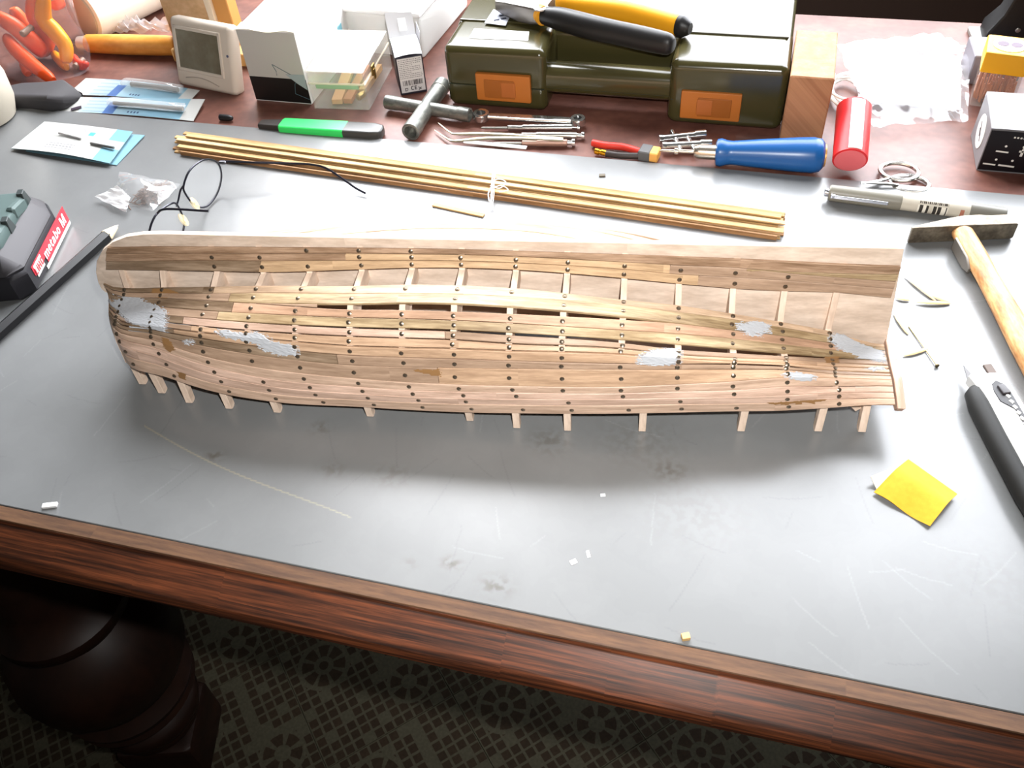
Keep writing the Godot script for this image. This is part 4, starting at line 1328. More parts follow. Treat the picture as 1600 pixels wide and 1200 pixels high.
func small_bag() -> void:
	var o := thing("plastic_bag", "tiny clear plastic bag holding brown pins beside the eyeglasses", "bag", Vector3(-0.5838, 0, -0.6206))
	var ns := FastNoiseLite.new()
	ns.seed = 14
	ns.frequency = 1.0
	var m := Mb.new()
	sheet(m, quadgrid(Vector3(-0.6276, 0.002, -0.6542), Vector3(-0.5497, 0.002, -0.6448), Vector3(-0.5553, 0.001, -0.5979), Vector3(-0.6046, 0.001, -0.6069), 16, 14, func(u, v): return 0.003 + 0.012 * sin(PI * u) * sin(PI * v) + 0.0022 * ns.get_noise_2d(u * 3.5, v * 3.5)), 0.0002)
	part(o, "film", m, clear(rgb(240, 240, 240), 0.07, 0.08))
	m = Mb.new()
	sheet(m, quadgrid(Vector3(-0.6287, 0.001, -0.6095), Vector3(-0.6044, 0.006, -0.6197), Vector3(-0.5847, 0.002, -0.6088), Vector3(-0.5798, 0.001, -0.5905), 10, 8, func(u, v): return 0.004 + 0.003 * ns.get_noise_2d(u * 3.0 + 9.0, v * 3.0) + 0.004 * u), 0.0002)
	part(o, "flap", m, clear(rgb(245, 245, 245), 0.45, 0.2), "white crumpled flap")
	m = Mb.new()
	var r := RandomNumberGenerator.new()
	r.seed = 8
	for i in 260:
		var u := r.randfn(0.0, 0.24)
		var v := r.randfn(0.0, 0.3)
		var p: Vector3 = Vector3(-0.5735, 0, -0.6257) + Vector3(u * 0.026, 0.001 + r.randf() * 0.011 * exp(-4.0 * u * u - 4.0 * v * v), v * 0.026)
		var d := Vector3(r.randf_range(-1, 1), r.randf_range(-0.2, 0.3), r.randf_range(-1, 1)).normalized() * 0.0038
		tube(m, [p - d, p + d], 0.00045, 5)
	var pins := part(o, "pins", m, mat(rgb(92, 66, 50), 0.5, 0.3), "heap of small brown pins")
	pins.set_meta("kind", "stuff")


# ---------- crumbs ----------
func build_crumbs() -> void:
	var pale := mat(rgb(222, 190, 138), 0.7)
	var sliver := func(a: Vector3, b: Vector3, w: float, label: String) -> void:
		var m := Mb.new()
		tube(m, smooth([a, a.lerp(b, 0.5) + Vector3(0, 0.0006, 0.0004), b], 3), [w * 0.3, w * 0.6, w, w, w, w * 0.8, w * 0.4], 6, 0.5)
		single("wood_splinter", label, "splinter", m, pale, Vector3(a.x, 0, a.z))
	sliver.call(Vector3(0.1445, 0.001, -0.6279), Vector3(0.167, 0.0012, -0.6009), 0.0016, "longest pale splinter slanting away from the stern corner")
	sliver.call(Vector3(0.1596, 0.001, -0.6093), Vector3(0.1777, 0.001, -0.6007), 0.0018, "broad splinter lying against the longest splinter behind the stern")
	sliver.call(Vector3(0.1519, 0.0018, -0.5958), Vector3(0.178, 0.0012, -0.5998), 0.0021, "thick splinter crossing the ends of two others right of the stern")
	sliver.call(Vector3(0.1365, 0.001, -0.5986), Vector3(0.1469, 0.001, -0.5981), 0.0016, "short splinter touching the stern edge of the keel board")
	sliver.call(Vector3(0.1345, 0.001, -0.5794), Vector3(0.1444, 0.001, -0.5571), 0.0018, "pale splinter lying close along the stern of the boat")
	sliver.call(Vector3(0.1402, 0.001, -0.5317), Vector3(0.1578, 0.001, -0.5429), 0.0018, "brown edged splinter just right of the transom, above the nail")
	var o := thing("loose_nail", "loose thin nail with small dark head right of the transom", "nail", Vector3(0.1636, 0, -0.5268))
	var m := Mb.new()
	tube(m, [Vector3(0.1453, 0.0006, -0.5666), Vector3(0.1635, 0.0016, -0.5252)], 0.0005, 6)
	part(o, "shank", m, mat(rgb(190, 170, 110), 0.3, 0.9))
	m = Mb.new()
	lathe(m, fr(Vector3(0.1635, 0.0016, -0.5252), Vector3(0.1651, 0.0017, -0.522)), [Vector2(-0.0004, 0.001), Vector2(0, 0.0017), Vector2(0.0008, 0.0017), Vector2(0.001, 0.001)], 10)
	part(o, "nail_head", m, mat(rgb(90, 76, 50), 0.4, 0.7))
	var bit := func(n: String, p: Vector3, s: Vector3, yaw: float, mt: Material, label: String, cat: String) -> void:
		var b := Mb.new()
		rbox(b, at3(p + Vector3(0, s.y / 2.0, 0), yaw), s, 0.0003)
		single(n, label, cat, b, mt, p)
	var white := mat(rgb(244, 244, 244), 0.6)
	bit.call("plastic_scrap", Vector3(-0.4441, 0, -0.2646), Vector3(0.0105, 0.0022, 0.004), 0.35, white, "small white plastic scrap near the front left edge of the board", "scrap")
	bit.call("paper_crumb", Vector3(-0.0696, 0, -0.2997), Vector3(0.0045, 0.0005, 0.0036), 0.7, white, "larger left one of the two white paper crumbs close together", "crumb")
	bit.call("paper_crumb", Vector3(-0.0614, 0, -0.3075), Vector3(0.0022, 0.0005, 0.0055), 0.4, white, "narrow right one of the two white paper crumbs close together", "crumb")
	bit.call("paper_crumb", Vector3(-0.0607, 0, -0.3558), Vector3(0.0034, 0.0005, 0.0026), 0.3, white, "lone white paper crumb in the boat's shadow", "crumb")
	bit.call("wood_crumb", Vector3(0.0072, 0, -0.2624), Vector3(0.005, 0.0035, 0.004), 0.4, mat(rgb(206, 168, 112), 0.7), "cube-like bit of wood at the front edge of the board", "crumb")
	bit.call("dark_chip", Vector3(-0.1322, 0, -0.7338), Vector3(0.006, 0.0015, 0.004), 0.2, mat(rgb(96, 88, 74), 0.6), "small dark chip behind the strip bundle", "chip")



# ---------- things on the table behind the board ----------
func build_table_things() -> void:
	toolbox()
	wood_block()
	printed_boxes()
	display()
	clear_case()
	clamp_bag()
	right_side()
	# two blister cards on the table
	var back := thing("blister_card", "farther of two blue and white blister cards on the red-brown table", "card", Vector3(-0.7192, -0.004, -0.8288))
	var front := thing("blister_card", "nearer of two blue and white blister cards on the red-brown table", "card", Vector3(-0.6942, -0.004, -0.7876))
	var pr := textured(card_print(0), 0.35, Vector3.ONE)
	var m := Mb.new()
	sheet(m, quadgrid(Vector3(-0.7889, 0.002, -0.836), Vector3(-0.6313, 0, -0.8322), Vector3(-0.6337, -0.002, -0.8044), Vector3(-0.7938, -0.001, -0.8006), 8, 4, func(u, _v): return 0.003 * sin(u * PI)), 0.0006)
	part(back, "backing_card", m, pr)
	m = Mb.new()
	tube(m, smooth([Vector3(-0.7264, 0.006, -0.8276), Vector3(-0.705, 0.009, -0.8219), Vector3(-0.6658, 0.008, -0.8201), Vector3(-0.6482, 0.004, -0.8239)], 4), 0.0075, 12, 0.6)
	part(back, "blister", m, clear(rgb(240, 240, 240), 0.22, 0.12))
	m = Mb.new()
	tube(m, [Vector3(-0.718, 0.005, -0.826), Vector3(-0.6537, 0.004, -0.8232)], 0.0028, 8)
	part(back, "bit", m, mat(rgb(150, 148, 142), 0.35, 0.7))
	m = Mb.new()
	sheet(m, quadgrid(Vector3(-0.7831, 0.003, -0.7903), Vector3(-0.6109, 0.003, -0.8089), Vector3(-0.6066, -0.002, -0.7702), Vector3(-0.7844, -0.002, -0.7652), 8, 4, func(u, v): return 0.002 * sin(u * PI) * v), 0.0006)
	part(front, "backing_card", m, pr)
	m = Mb.new()
	tube(m, smooth([Vector3(-0.7182, 0.006, -0.7838), Vector3(-0.6959, 0.009, -0.7787), Vector3(-0.6425, 0.008, -0.7796), Vector3(-0.6233, 0.004, -0.7866)], 4), 0.007, 12, 0.6)
	part(front, "blister", m, clear(rgb(240, 240, 240), 0.22, 0.12))
	m = Mb.new()
	tube(m, [Vector3(-0.714, 0.005, -0.7818), Vector3(-0.6249, 0.004, -0.7836)], 0.0024, 8)
	part(front, "bit", m, mat(rgb(150, 148, 142), 0.35, 0.7))
	m = Mb.new()
	rbox(m, fr(Vector3(-0.7602, 0.0006, -0.7714), Vector3(-0.7538, 0.0008, -0.7763)), Vector3(0.012, 0.0004, 0.006), 0.0002)
	part(front, "hang_hole", m, mat(rgb(40, 24, 40), 0.8), "dark hang hole")
	# beige jar at the left edge
	var jar := thing("jar", "rounded beige jar cut off by the left edge of the picture", "jar", Vector3(-0.8592, 0, -0.7335))
	m = Mb.new()
	lathe(m, up(Vector3(-0.8592, 0, -0.7335)), [Vector2(0, 0.03), Vector2(0.002, 0.036), Vector2(0.02, 0.042), Vector2(0.045, 0.0435), Vector2(0.075, 0.038), Vector2(0.095, 0.028), Vector2(0.1, 0.024)], 36)
	part(jar, "body", m, mat(rgb(196, 188, 172), 0.45))
	m = Mb.new()
	lathe(m, up(Vector3(-0.8592, 0.0995, -0.7335)), [Vector2(0, 0.026), Vector2(0.001, 0.027), Vector2(0.012, 0.027), Vector2(0.0135, 0.025)], 36)
	part(jar, "lid", m, mat(rgb(210, 204, 190), 0.45))
	# white tube, wooden handled tool, wrapper behind it
	var tb := thing("white_tube", "thick cream white cardboard tube lying at the back left", "tube", Vector3(-0.8877, -0.004, -0.9684))
	m = Mb.new()
	var ta: Vector3 = Vector3(-0.8488, 0.031, -0.9399)
	var tv: Vector3 = Vector3(-0.8097, 0.031, -1.0455)
	lathe(m, fr(ta, ta + (tv - ta).normalized()), [Vector2(0, 0.028), Vector2(0.001, 0.034), Vector2(0.012, 0.035), Vector2(0.2, 0.035), Vector2(0.202, 0.03)], 36)
	part(tb, "body", m, mat(rgb(232, 230, 216), 0.5))
	m = Mb.new()
	lathe(m, fr(ta, ta + (tv - ta).normalized()), [Vector2(-0.003, 0.02), Vector2(-0.002, 0.0275), Vector2(0.0005, 0.0285)], 36)
	part(tb, "end_cap", m, mat(rgb(186, 176, 160), 0.5), "beige end cap")
	var ch := thing("chisel", "turned orange wooden tool handle with pale ferrule lying left of the display", "tool", Vector3(-0.7808, -0.004, -0.9149))
	var ca: Vector3 = Vector3(-0.8308, 0.0085, -0.9075)
	var cb: Vector3 = Vector3(-0.6944, 0.0085, -0.9177)
	var cl := ca.distance_to(cb)
	m = Mb.new()
	lathe(m, fr(ca, cb), [Vector2(0, 0.009), Vector2(0.002, 0.0112), Vector2(cl * 0.4, 0.0125), Vector2(cl * 0.8, 0.0122), Vector2(cl, 0.011), Vector2(cl + 0.003, 0.007)], 20)
	part(ch, "handle", m, textured(grain(128, 64, 111, rgb(196, 128, 52), rgb(224, 158, 78), 0.02, 0.05, 0.15), 0.35, Vector3(5, 10, 1)))
	m = Mb.new()
	lathe(m, fr(ca, cb), [Vector2(-0.012, 0.007), Vector2(-0.011, 0.0085), Vector2(0.001, 0.0095)], 20)
	part(ch, "ferrule", m, mat(rgb(190, 186, 176), 0.35, 0.4))
	m = Mb.new()
	tube(m, [Vector3(-0.8406, 0.0085, -0.908), Vector3(-0.8601, 0.005, -0.9145)], 0.003, 8)
	part(ch, "shank", m, mat(rgb(120, 118, 116), 0.35, 0.8))
	var ns := FastNoiseLite.new()
	ns.seed = 31
	ns.frequency = 1.0
	m = Mb.new()
	sheet(m, quadgrid(Vector3(-0.8133, 0.01, -0.9622), Vector3(-0.7266, 0.01, -0.9634), Vector3(-0.7279, 0, -0.9556), Vector3(-0.8376, 0, -0.9475), 16, 8, func(u, v): return 0.007 + 0.014 * ns.get_noise_2d(u * 9.0, v * 4.0)), 0.0003)
	single("plastic_wrapper", "crumpled clear plastic wrapper lying behind the orange wooden handle", "wrapper", m, clear(rgb(235, 235, 238), 0.3, 0.12), Vector3(-0.7953, -0.004, -0.9703))
	# dark soft case
	var sc := Mb.new()
	var rings := []
	for s in [[Vector3(-0.8518, 0.006, -0.7736), 0.010, 0.014], [Vector3(-0.8408, 0.006, -0.7782), 0.010, 0.017], [Vector3(-0.8164, 0.006, -0.7816), 0.010, 0.019], [Vector3(-0.7873, 0.008, -0.7821), 0.011, 0.022], [Vector3(-0.7733, 0.006, -0.7833), 0.008, 0.015], [Vector3(-0.7667, 0.002, -0.7915), 0.003, 0.006]]:
		rings.append(corner_ring(at3(s[0], 0.1), 0.0, s[1], s[2], 0.006, 0.0, 3))
	loft(sc, rings)
	var case_mat := mat(rgb(66, 64, 66), 0.75)
	single("soft_case", "dark grey soft case lying beneath the bag of clamps", "case", sc, case_mat, Vector3(-0.8184, -0.004, -0.777))


func toolbox() -> void:
	var o := thing("toolbox", "dark olive green plastic tool case with two orange latches and recessed handle", "tool case", Vector3(-0.147, TT, -0.97))
	var green := mat(rgb(60, 56, 31), 0.2)
	var m := Mb.new()
	var y1 := 0.066
	var h := y1 - TT
	rbox(m, at3(Vector3(-0.2705, TT + h / 2, -0.95)), Vector3(0.113, h, 0.206), 0.009, 3)
	rbox(m, at3(Vector3(-0.0265, TT + h / 2, -0.945)), Vector3(0.117, h, 0.2), 0.009, 3)
	rbox(m, at3(Vector3(-0.149, TT + h / 2, -0.981)), Vector3(0.36, h, 0.156), 0.009, 3)
	rbox(m, at3(Vector3(-0.149, 0.0305, -0.8655)), Vector3(0.2, 0.031, 0.028), 0.011, 3)
	rbox(m, at3(Vector3(-0.149, 0.006, -0.912)), Vector3(0.2, 0.018, 0.04), 0.003, 2)
	green.metallic_specular = 0.5
	part(o, "case_body", m, green)
	# lid step across the top and seam round the front
	m = Mb.new()
	rbox(m, at3(Vector3(-0.149, y1 + 0.0004, -0.982)), Vector3(0.352, 0.003, 0.15), 0.0014, 2)
	part(o, "lid_panel", m, green)
	m = Mb.new()
	for s in [[-0.27, 0.107], [-0.027, 0.11]]:
		rbox(m, at3(Vector3(s[0], 0.024, -0.8468)), Vector3(s[1], 0.0012, 0.002), 0.0004)
	rbox(m, at3(Vector3(-0.149, 0.024, -0.8529)), Vector3(0.14, 0.0012, 0.002), 0.0004)
	part(o, "seam", m, mat(rgb(36, 40, 24), 0.5))
	var orange := mat(rgb(168, 98, 38), 0.45)
	for q in [[Vector3(-0.2609, 0.0234, -0.845), -1.0], [Vector3(-0.0408, 0.0201, -0.845), 1.0]]:
		var F := at3(q[0] + Vector3(0, 0.001, 0), 0.0)
		m = Mb.new()
		rbox(m, F, Vector3(0.061, 0.031, 0.006), 0.0016, 2)
		var l := part(o, "latch", m, orange, "orange latch")
		m = Mb.new()
		rbox(m, F * Transform3D(Basis(), Vector3(0.004 * q[1], -0.001, 0.0028)), Vector3(0.034, 0.021, 0.0022), 0.001, 2)
		part(l, "latch_frame", m, mat(rgb(142, 80, 26), 0.5))
		m = Mb.new()
		rbox(m, F * Transform3D(Basis(), Vector3(-0.006 * q[1], -0.001, 0.0034)), Vector3(0.016, 0.017, 0.002), 0.0009, 2)
		part(l, "latch_grip", m, mat(rgb(160, 90, 40), 0.45))
	# stickers
	m = Mb.new()
	prism(m, Transform3D(Basis(Vector3.RIGHT, Vector3(0, 0, -1), Vector3.UP), Vector3(0, y1 - 0.0001, 0)), PackedVector2Array([[-0.30294, 0.88959], [-0.24127, 0.88953], [-0.23769, 0.86936], [-0.30212, 0.8672]].map(func(a): return Vector2(a[0], a[1]))), 0.0006)
	part(o, "sticker", m, mat(rgb(240, 240, 240), 0.5), "blank white sticker")
	m = Mb.new()
	prism(m, Transform3D(Basis(Vector3.RIGHT, Vector3(0, 0, -1), Vector3.UP), Vector3(0, y1 + 0.0018, 0)), PackedVector2Array([[-0.29316, 0.93336], [-0.27033, 0.92797], [-0.26941, 0.89695], [-0.29415, 0.90014]].map(func(a): return Vector2(a[0], a[1]))), 0.0005)
	var st := part(o, "sticker", m, mat(rgb(190, 194, 206), 0.5), "pale sticker with dark mark")
	m = Mb.new()
	for p in [Vector3(-0.2797, 0.0686, -0.9192), Vector3(-0.2755, 0.0686, -0.9119), Vector3(-0.2825, 0.0686, -0.908)]:
		rbox(m, at3(p, 0.5), Vector3(0.006, 0.0004, 0.003), 0.0002)
	part(st, "ink_mark", m, mat(rgb(40, 46, 66), 0.6))
	# pliers lying on the lid
	var pl := thing("pliers", "combination pliers with black and yellow handles lying on the tool case", "pliers", Vector3(-0.235, 0.068, -0.932))
	var steel := mat(rgb(120, 116, 112), 0.35, 0.8)
	m = Mb.new()
	var hd := []
	for s in [[Vector3(-0.2859, 0.078, -0.9261), 0.006, 0.006], [Vector3(-0.2755, 0.078, -0.9225), 0.008, 0.008], [Vector3(-0.256, 0.078, -0.9168), 0.010, 0.012], [Vector3(-0.2396, 0.078, -0.9171), 0.010, 0.017], [Vector3(-0.2251, 0.078, -0.9156), 0.008, 0.018]]:
		hd.append(corner_ring(fr(s[0], s[0] + Vector3(1, 0, 0.12)), 0.0, s[1], s[2], 0.003, 0.0, 2))
	loft(m, hd)
	part(pl, "jaw", m, steel)
	m = Mb.new()
	lathe(m, up(Vector3(-0.2307, 0.0865, -0.9021)), [Vector2(0, 0.008), Vector2(0.0015, 0.0078), Vector2(0.002, 0.006)], 20)
	part(pl, "pivot", m, mat(rgb(170, 168, 166), 0.3, 0.9))
	var grip := func(pts: Array, rad: Array, mt: Material, lab: String, nm: String) -> void:
		var g := Mb.new()
		var sp := smooth(pts, 4)
		var rr := []
		for i in sp.size():
			var f := float(i) / (sp.size() - 1) * (rad.size() - 1)
			rr.append(lerpf(rad[int(f)], rad[mini(int(f) + 1, rad.size() - 1)], f - int(f)))
		tube(g, sp, rr, 16, 1.15)
		part(pl, nm, g, mt, lab)
	grip.call([Vector3(-0.2289, 0.079, -0.9022), Vector3(-0.2049, 0.079, -0.8944), Vector3(-0.1678, 0.079, -0.8796), Vector3(-0.126, 0.078, -0.8682), Vector3(-0.092, 0.078, -0.8572), Vector3(-0.0833, 0.078, -0.8542)], [0.0075, 0.0105, 0.0110, 0.0105, 0.0105, 0.0095, 0.005], mat(rgb(28, 27, 27), 0.42), "black near handle", "handle")
	grip.call([Vector3(-0.2216, 0.076, -0.9442), Vector3(-0.1849, 0.077, -0.9318), Vector3(-0.1417, 0.077, -0.9228), Vector3(-0.1058, 0.077, -0.9089), Vector3(-0.0847, 0.077, -0.8997)], [0.006, 0.0095, 0.0105, 0.0100, 0.0098], mat(rgb(232, 160, 24), 0.45), "yellow far handle", "handle")
	grip.call([Vector3(-0.0862, 0.077, -0.901), Vector3(-0.0792, 0.077, -0.8974), Vector3(-0.0716, 0.077, -0.894)], [0.0099, 0.0098, 0.005], mat(rgb(28, 27, 27), 0.42), "black end of the yellow handle", "handle_tip")
	grip.call([Vector3(-0.2334, 0.079, -0.9063), Vector3(-0.2279, 0.079, -0.9008)], [0.0085, 0.0092], mat(rgb(214, 150, 40), 0.45), "yellow collar of the black handle", "collar")


func wood_block() -> void:
	var m := Mb.new()
	rbox(m, at3(Vector3(0.0535, TT + 0.0345, -0.8815), -0.02), Vector3(0.041, 0.069, 0.098), 0.0012)
	for i in m.v.size():  # end grain on the near face, long grain along the block
		m.t[i] = Vector2(m.v[i].z * 1.0, m.v[i].y + m.v[i].x)
	single("wood_block", "upright raw block of reddish wood standing against the right end of the tool case", "wood block", m, textured(grain(256, 256, 121, rgb(150, 102, 70), rgb(182, 132, 94), 0.03, 0.03, 0.1), 0.7, Vector3(7, 7, 7)), Vector3(0.0535, TT, -0.8815))


func printed_boxes() -> void:
	# tall white box, black below, torn and scratched at one corner
	var o := thing("cardboard_box", "white cardboard box with black lower front and torn corner beside the display", "box", Vector3(-0.521, TT, -0.9))
	var B := at3(Vector3(-0.5205, TT + 0.0425, -0.902))
	var m := Mb.new()
	rbox(m, B, Vector3(0.07, 0.085, 0.15), 0.0006)
	part(o, "carton", m, mat(rgb(226, 226, 224), 0.5))
	m = Mb.new()
	prism(m, B * Transform3D(Basis(), Vector3(0, 0, 0.0749)), PackedVector2Array([Vector2(-0.0346, -0.012), Vector2(0.0346, -0.012), Vector2(0.0346, 0.0415), Vector2(-0.0346, 0.0415)]), 0.0005)
	part(o, "front_panel", m, mat(rgb(176, 172, 168), 0.45), "grey upper front")
	m = Mb.new()
	prism(m, B * Transform3D(Basis(), Vector3(0, 0, 0.0749)), PackedVector2Array([Vector2(-0.0348, -0.041), Vector2(0.0348, -0.041), Vector2(0.0348, -0.012), Vector2(-0.0348, -0.012)]), 0.0006)
	part(o, "front_panel", m, mat(rgb(22, 20, 20), 0.4), "black lower front")
	m = Mb.new()
	var S := B * Transform3D(Basis(), Vector3(0, 0, 0.0754))
	for q in [[Vector2(-0.002, 0.004), Vector2(0.001, -0.004), Vector2(0.0005, -0.009)], [Vector2(-0.002, 0.004), Vector2(0.009, -0.002), Vector2(0.02, -0.008), Vector2(0.03, -0.011)], [Vector2(0.016, -0.008), Vector2(0.024, -0.016), Vector2(0.034, -0.022)], [Vector2(0.018, -0.03), Vector2(0.02, -0.019), Vector2(0.025, -0.012)], [Vector2(0.018, -0.03), Vector2(0.034, -0.036)]]:
		var pts := []
		for v in q:
			pts.append(S * Vector3(v.x, v.y, 0))
		tube(m, pts, 0.0004, 5)
	part(o, "scratch", m, mat(rgb(60, 84, 92), 0.6), "scratches over the front")
	m = Mb.new()
	prism(m, S, PackedVector2Array([Vector2(0.012, -0.007), Vector2(0.0345, -0.006), Vector2(0.0345, -0.024), Vector2(0.024, -0.017)]), 0.0006)
	part(o, "tear", m, mat(rgb(150, 160, 164), 0.7), "torn pale paper")
	m = Mb.new()
	for q in [Vector3(0.0352, -0.012, 0.0), Vector3(0.0352, -0.02, 0.02), Vector3(0.0352, -0.006, -0.03)]:
		rbox(m, B * Transform3D(Basis(), q), Vector3(0.0006, 0.016, 0.012), 0.0002)
	part(o, "side_print", m, mat(rgb(120, 176, 190), 0.5), "blue print on the side")
	m = Mb.new()
	sheet(m, quadgrid(B * Vector3(-0.0352, 0.0428, 0.06), B * Vector3(0.0352, 0.0428, 0.06), B * Vector3(0.0352, 0.0422, 0.0762), B * Vector3(-0.0352, 0.0422, 0.0765), 12, 4, func(u, v): return 0.0012 * sin(u * 9.0) * v + 0.0006), 0.0008)
	part(o, "top_flap", m, mat(rgb(222, 216, 200), 0.6), "ragged edge of the top flap")
	# small carton with label
	var c := thing("small_box", "small open carton with barcode label and CE mark next to the cross wrench", "box", Vector3(-0.374, -0.004, -0.8653))
	var F := fr(Vector3(-0.3886, -0.004, -0.8603), Vector3(-0.3615, -0.004, -0.8743))
	var w := 0.03051
	m = Mb.new()
	rbox(m, F * Transform3D(Basis(), Vector3(w / 2, 0.0225, -0.0235)), Vector3(w, 0.045, 0.047), 0.0008)
	part(c, "carton", m, mat(rgb(34, 30, 40), 0.5))
	m = Mb.new()
	prism(m, F * Transform3D(Basis(), Vector3(0, 0, 0)), PackedVector2Array([Vector2(0.0014, 0.003), Vector2(w - 0.0014, 0.003), Vector2(w - 0.0014, 0.0435), Vector2(0.0014, 0.0435)]), 0.0003)
	for i in m.v.size():
		var q: Vector3 = F.affine_inverse() * m.v[i]
		m.t[i] = Vector2(q.x / w, 1.0 - q.y / 0.045)
	var lb := part(c, "label", m, textured(label_print(), 0.5, Vector3.ONE), "white label with barcode")
	letters(lb, "CE", 0.0048, F * Transform3D(Basis(), Vector3(w * 0.52, 0.0075, 0.0004)), mat(rgb(40, 38, 42), 0.6), true)
	m = Mb.new()
	sheet(m, quadgrid(F * Vector3(0, 0.0455, -0.001), F * Vector3(w, 0.0455, -0.001), F * Vector3(w, 0.047, -0.047), F * Vector3(0, 0.047, -0.047), 8, 8, func(u, v): return 0.004 * sin(PI * v) + 0.0015 * sin(PI * u) * (1.0 - v)), 0.0005)
	part(c, "flap", m, mat(rgb(206, 206, 208), 0.5), "curved white closing flap")
	m = Mb.new()
	var fl := quadgrid(F * Vector3(0.0, 0.047, -0.047), F * Vector3(w, 0.047, -0.047), F * Vector3(w, 0.068, -0.058), F * Vector3(0.0, 0.070, -0.062), 6, 6, func(_u, _v): return 0.0)
	sheet(m, fl, 0.0005)
	var hang := part(c, "flap", m, mat(rgb(200, 200, 202), 0.5), "upright hanging tab")
	m = Mb.new()
	sheet(m, quadgrid(F * Vector3(w * 0.42, 0.052, -0.0491), F * Vector3(w * 0.72, 0.052, -0.0491), F * Vector3(w * 0.72, 0.064, -0.0554), F * Vector3(w * 0.42, 0.0645, -0.0558), 3, 3, func(_u, _v): return 0.0), 0.0004)
	part(hang, "hang_hole", m, mat(rgb(240, 240, 240), 0.6), "hang hole seen against white")
	m = Mb.new()
	sheet(m, quadgrid(F * Vector3(w, 0.045, -0.047), F * Vector3(w, 0.045, -0.02), F * Vector3(w + 0.003, 0.058, -0.026), F * Vector3(w + 0.002, 0.062, -0.045), 4, 4, func(_u, _v): return 0.0), 0.0005)
	part(c, "flap", m, mat(rgb(180, 180, 184), 0.5), "upright side flap")
	# dark carton at the right edge
	var d := thing("dark_box", "black and silver carton with white pictograms at the right edge of the table", "box", Vector3(0.2356, -0.004, -0.8068))
	var D := at3(Vector3(0.2158, -0.004, -0.8058))
	m = Mb.new()
	prism(m, D * Transform3D(Basis(Vector3(0, 0, -1), Vector3.UP, Vector3.RIGHT), Vector3.ZERO), PackedVector2Array([Vector2(0, 0), Vector2(0.062, 0), Vector2(0.060, 0.049), Vector2(0.0, 0.045)]), 0.06, 0.0005)
	part(d, "carton", m, mat(rgb(112, 110, 112), 0.4), "silver-grey carton")
	m = Mb.new()
	prism(m, D * Transform3D(Basis(), Vector3(0, 0, 0)), PackedVector2Array([Vector2(0.0008, 0.0015), Vector2(0.059, 0.0015), Vector2(0.059, 0.043), Vector2(0.0008, 0.043)]), 0.0004)
	var blk := part(d, "front_panel", m, mat(rgb(20, 16, 20), 0.4), "black front")
	m = Mb.new()
	var ink := D * Transform3D(Basis(), Vector3(0, 0, 0.0005))
	for q in [[0.016, 0.022, 0.011, 0.0016], [0.009, 0.008, 0.011, 0.0016], [0.024, 0.0075, 0.014, 0.0018], [0.033, 0.023, 0.0022, 0.009], [0.0345, 0.0235, 0.009, 0.002], [0.038, 0.023, 0.002, 0.006]]:
		rbox(m, ink * Transform3D(Basis(Vector3.BACK, -0.06), Vector3(q[0], q[1], 0)), Vector3(q[2], q[3], 0.0004), 0.0002)
	for q in [Vector2(0.0175, 0.028), Vector2(0.0325, 0.0285), Vector2(0.0135, 0.0135), Vector2(0.0275, 0.0135)]:
		lathe(m, ink * Transform3D(Basis(Vector3(0, 0, 1), Vector3.UP, Vector3(-1, 0, 0)), Vector3(q.x, q.y, 0)), [Vector2(-0.0001, 0.0011), Vector2(0.0002, 0.0011)], 10)
	for i in 9:
		rbox(m, ink * Transform3D(Basis(), Vector3(0.022 + i * 0.0028, 0.0375 - i * 0.00012, 0)), Vector3(0.0016, 0.0016, 0.0004), 0.0001)
	part(blk, "pictogram", m, mat(rgb(232, 228, 220), 0.5), "white printed marks")
	m = Mb.new()
	lathe(m, D * Transform3D(Basis(Vector3(-1, 0, 0), Vector3.UP, Vector3(0, 0, -1)), Vector3(-0.0001, 0.024, -0.03)), [Vector2(0, 0.016), Vector2(0.0005, 0.016)], 24, 1.0)
	var ov := part(d, "sticker", m, mat(rgb(222, 218, 214), 0.5), "round white sticker on the side")
	m = Mb.new()
	for q in [Vector2(-0.004, 0.004), Vector2(0.0, 0.0), Vector2(0.004, -0.004), Vector2(-0.002, -0.002)]:
		rbox(m, D * Transform3D(Basis(Vector3(0, 0, -1), Vector3.UP, Vector3.RIGHT) * Basis(Vector3.BACK, 0.7), Vector3(-0.0007, 0.024 + q.y, -0.03 + q.x)), Vector3(0.008, 0.0016, 0.0003), 0.0001)
	part(ov, "ink_mark", m, mat(rgb(60, 54, 56), 0.6))


func label_print() -> ImageTexture:
	var W := 128
	var H := 192
	var im := Image.create(W, H, false, Image.FORMAT_RGB8)
	var r := RandomNumberGenerator.new()
	r.seed = 6
	im.fill(rgb(206, 202, 200))
	for line in 11:
		var x := 10
		var y := 14 + line * 9
		while x < (112 if line % 4 != 3 else 70):
			var w := r.randi_range(3, 10)
			im.fill_rect(Rect2i(x, y, w, 3), rgb(112, 108, 110))
			x += w + r.randi_range(2, 4)
	var bx := 18
	while bx < 112:
		var w := r.randi_range(1, 4)
		im.fill_rect(Rect2i(bx, 118, w, 26), rgb(62, 58, 60))
		bx += w + r.randi_range(1, 3)
	im.fill_rect(Rect2i(24, 156, 14, 3), rgb(70, 66, 68))
	im.fill_rect(Rect2i(24, 168, 12, 3), rgb(70, 66, 68))
	im.fill_rect(Rect2i(24, 156, 3, 16), rgb(70, 66, 68))
	im.fill_rect(Rect2i(35, 156, 3, 10), rgb(70, 66, 68))
	for i in 12:
		im.fill_rect(Rect2i(88 + i, 172 - i, 4, 3), rgb(70, 66, 68))
		im.fill_rect(Rect2i(88 + i, 158 + i, 3, 3), rgb(90, 86, 88))
	return tex(im)


